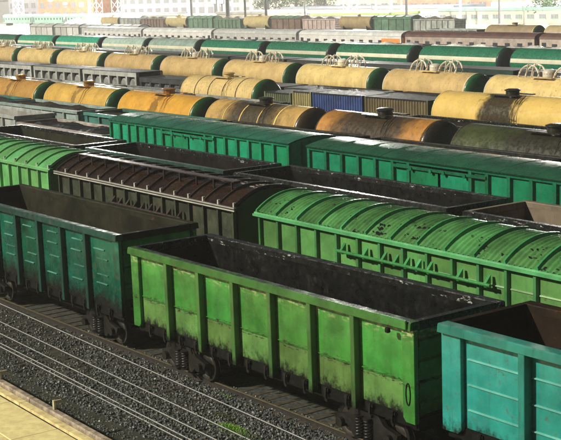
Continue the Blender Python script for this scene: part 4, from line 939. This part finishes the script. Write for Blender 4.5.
# poles and masts
POLE = plain('pole_concrete', (0.10, 0.10, 0.10), 0.7, 0, 0.15, 1); POLEW = plain('pole_white', (0.70, 0.70, 0.66), 0.6, 0, 0.1, 1)
def pole(x, y, hgt, r, label, mat, arm=True):
    t = thing('catenary_pole', label, 'pole', (x, y, -0.6), 0, 'tall poles beyond the yard')
    put('shaft', MB().lathe([(0, r), (hgt, r*0.65)], 'z', 10).mesh('shaft', mat, 40), t)
    put('footing', MB().box(-r*1.7, r*1.7, -r*1.7, r*1.7, -0.3, 0.5).mesh('footing', PALE), t)
    if arm:
        put('cross_arm', MB().box(-2.6, 2.6, -0.12, 0.12, hgt*0.86, hgt*0.86+0.25).mesh('cross_arm', mat), t)
        for q in (-2.4, -1.2, 1.2, 2.4): put('insulator', cached('insulator', POLEW, lambda: MB().lathe([(0, 0.12), (0.25, 0.2), (0.5, 0.08)], 'z', 8)), t, (q, 0, hgt*0.86+0.25))
pole(-289, 189, 20, 0.42, 'slim grey pole above the white coaches, left of the pair', POLE)
pole(-253, 177, 22, 0.62, 'thick grey pole, left of the middle pair', POLE); pole(-246.5, 178, 22, 0.34, 'thinner grey pole close right of the thick pole', POLE)
pole(-236, 177, 20, 0.40, 'grey pole right of the middle pair, before the bushes', POLE)
pole(-234, 217, 24, 0.42, 'pale pole left of the two near the pink brick block', POLEW); pole(-228, 217, 24, 0.36, 'grey pole right of the two near the pink brick block', POLE)
pole(-213, 247, 26, 0.5, 'white pole, left of two at upper right', POLEW); pole(-206, 248, 26, 0.42, 'white pole, right of two at upper right', POLEW)
pole(-330, 226, 24, 0.45, 'white pole, left one before the lilac block', POLEW); pole(-322, 226, 24, 0.36, 'white pole, right one before the lilac block', POLEW)
for x, y, hh, r, lab, mt in ((-352, 236, 24, 0.30, 'thin white pole far left of the lilac block front', POLEW), (-340, 232, 24, 0.34, 'thin grey pole before the lilac block, left of the white pair', POLE), (-268, 214, 22, 0.28, 'thin pole right of the cream block with small windows', POLE), (-246, 222, 24, 0.3, 'thin white pole before the pale pink block', POLEW),
                       (-240, 226, 24, 0.26, 'thinnest white pole near the two poles by the pink brick block', POLEW), (-219, 228, 24, 0.34, 'white pole before the shop front, left of the upper right pair', POLEW), (-203, 226, 24, 0.3, 'thin grey pole before the orange pink block', POLE), (-196, 247, 26, 0.4, 'white pole nearest the right frame edge', POLEW), (-430, 232, 24, 0.3, 'thin white pole before the orange brick block', POLEW)):
    pole(x, y, hh, r, lab, mt, False)
def mast(x, y, hgt, label, lamps, power=0):
    t = thing('lattice_mast', label, 'mast', (x, y, -0.6), 0.3, 'lattice floodlight masts')
    w = 1.5
    for sx in (-1, 1):
        for sy in (-1, 1): put('leg', cached(('mleg', hgt), POLEW, lambda: MB().tube([(0, 0, 0), (0, 0, hgt)], 0.16, 6)), t, (sx*w, sy*w, 0))
    def br():
        m = MB(); k = int(hgt/3)
        for i in range(k):
            z0, z1 = i*3, i*3+3
            for y in (-w, w): m.tube([(-w, y, z0), (w, y, z1)], 0.07, 4); m.tube([(w, y, z0), (-w, y, z1)], 0.07, 4)
            for x in (-w, w): m.tube([(x, -w, z0), (x, w, z1)], 0.07, 4)
        return m
    put('bracing', cached(('mbr', hgt), POLEW, br), t)
    put('lamp_gantry', MB().box(-4, 4, -0.2, 0.2, hgt, hgt+0.4).mesh('lamp_gantry', POLEW), t)
    if power:
        pl_ = bpy.data.lights.new('floodlight_lamp', 'POINT'); pl_.energy = power; pl_.shadow_soft_size = 1.5; pl_.color = (1.0, 0.97, 0.88)
        lo = bpy.data.objects.new('floodlight_lamp', pl_); COL.objects.link(lo); lo.parent = t; lo.location = (0, -1.5, hgt+0.8)
    for q in lamps: put('floodlight', cached('floodlight', LITP, lambda: MB().box(-0.5, 0.5, -0.35, 0.2, 0.1, 1.1, 0.1)), t, (q, 0, hgt+0.3))
mast(-380, 208, 33, 'white lattice mast right of the orange brick block', (-3, -1, 1, 3), 4.4e5)
mast(-372, 212, 33, 'white lattice mast, right one of the left pair', (-3, 0, 3))
mast(-455, 214, 21, 'small lattice mast with a row of floodlights at the far left edge', (-3, -1.5, 0, 1.5), 3.6e5)
mast(-262, 226, 30, 'lattice floodlight mast in the middle behind the low far wagons', (-3, 0, 3), 4.4e5)
mast(-178, 236, 30, 'lattice floodlight mast behind the two white poles at upper right', (-3, 0, 3), 4.4e5)
# lit sign
t = thing('billboard', 'white lit blank sign board standing before the cream block', 'sign', (-362, 247, -0.6), 0.3)
put('panel', MB().box(-2.6, 2.6, -0.2, 0.2, 6.5, 10.2).mesh('panel', LITP), t); put('frame', MB().box(-2.8, 2.8, 0.21, 0.4, 6.3, 10.4).mesh('frame', POLE), t)
for x in (-1.6, 1.6): put('post', MB().box(x-0.2, x+0.2, 0.41, 0.8, 0, 9).mesh('post', POLE), t)
# trees and bushes
LEAF = [plain('leaf_green', (0.060, 0.11, 0.035), 0.6, 0, 0.3, 2), plain('leaf_dark', (0.040, 0.075, 0.030), 0.6, 0, 0.3, 2)]
BARK = plain('tree_bark', (0.10, 0.08, 0.06), 0.9, 0, 0.3, 2)
def tree(x, y, hgt, cw, label, seed, name='broadleaf_tree', cat='tree'):
    rnd = random.Random(seed); t = thing(name, label, cat, (x, y, -0.6), 0, 'trees and bushes beyond the yard')
    m = MB(); m.tube([(0, 0, 0), (0.1, 0, hgt*0.4), (0.2, 0.1, hgt*0.75)], [hgt*0.035, hgt*0.025, hgt*0.01], 7)
    for k in range(5):
        a = rnd.uniform(0, 6.28); m.tube([(0.1, 0, hgt*(0.3+0.07*k)), (cw*0.5*cos(a), cw*0.5*sin(a), hgt*(0.5+0.08*k))], [hgt*0.015, hgt*0.005], 5)
    put('trunk', m.mesh('trunk', BARK), t)
    m = MB(); cl = [(rnd.uniform(-.7, .7)*cw, rnd.uniform(-.7, .7)*cw, hgt*rnd.uniform(.35, .9), cw*rnd.uniform(.22, .42)) for _ in range(16)]
    for i in range(1500):
        cx, cy, cz, cr = rnd.choice(cl); v = Vector((rnd.gauss(0, 1), rnd.gauss(0, 1), rnd.gauss(0, .8))).normalized()*cr*rnd.random()**0.4
        c = Vector((cx, cy, cz))+v; s = rnd.uniform(.16, .36)*cw/5
        q = Vector((rnd.gauss(0, 1), rnd.gauss(0, 1), rnd.gauss(0, 1))).normalized()*s; w = q.cross(Vector((rnd.gauss(0, 1), rnd.gauss(0, 1), 1))).normalized()*s*0.7
        m.add([c-q, c+w, c+q, c-w], [(0, 1, 2, 3)])
    put('crown', m.mesh('crown', LEAF[seed % 2]), t)
tree(-352, 262, 12, 6, 'broad dark green tree left before the cream block with small windows', 1); tree(-338, 264, 13, 6.5, 'taller dark green tree right before the cream block with small windows', 2); tree(-326, 266, 10, 5, 'small green tree before the pale pink block', 3)
tree(-221, 202, 2.6, 2.6, 'round green bush by the poles, left one', 4, 'bush', 'bush'); tree(-211, 207, 2.8, 3, 'round green bush by the poles, right one', 5, 'bush', 'bush'); tree(-196, 236, 9, 5, 'green tree before the orange pink block at right', 7)

# ================================================================== THE AIR
HAZE = 0.00045
if HAZE:
    hm = bpy.data.materials.new('haze_air'); hm.use_nodes = True; n_ = hm.node_tree; n_.nodes.clear()
    pv = n_.nodes.new('ShaderNodeVolumePrincipled'); ou = n_.nodes.new('ShaderNodeOutputMaterial'); n_.links.new(pv.outputs[0], ou.inputs['Volume'])
    pv.inputs['Color'].default_value = (0.97, 0.97, 0.97, 1); pv.inputs['Density'].default_value = HAZE; pv.inputs['Anisotropy'].default_value = 0.0
    put('haze', MB().box(-640, 90, -60, 420, -1.6, 42).mesh('haze', hm), kind='stuff')
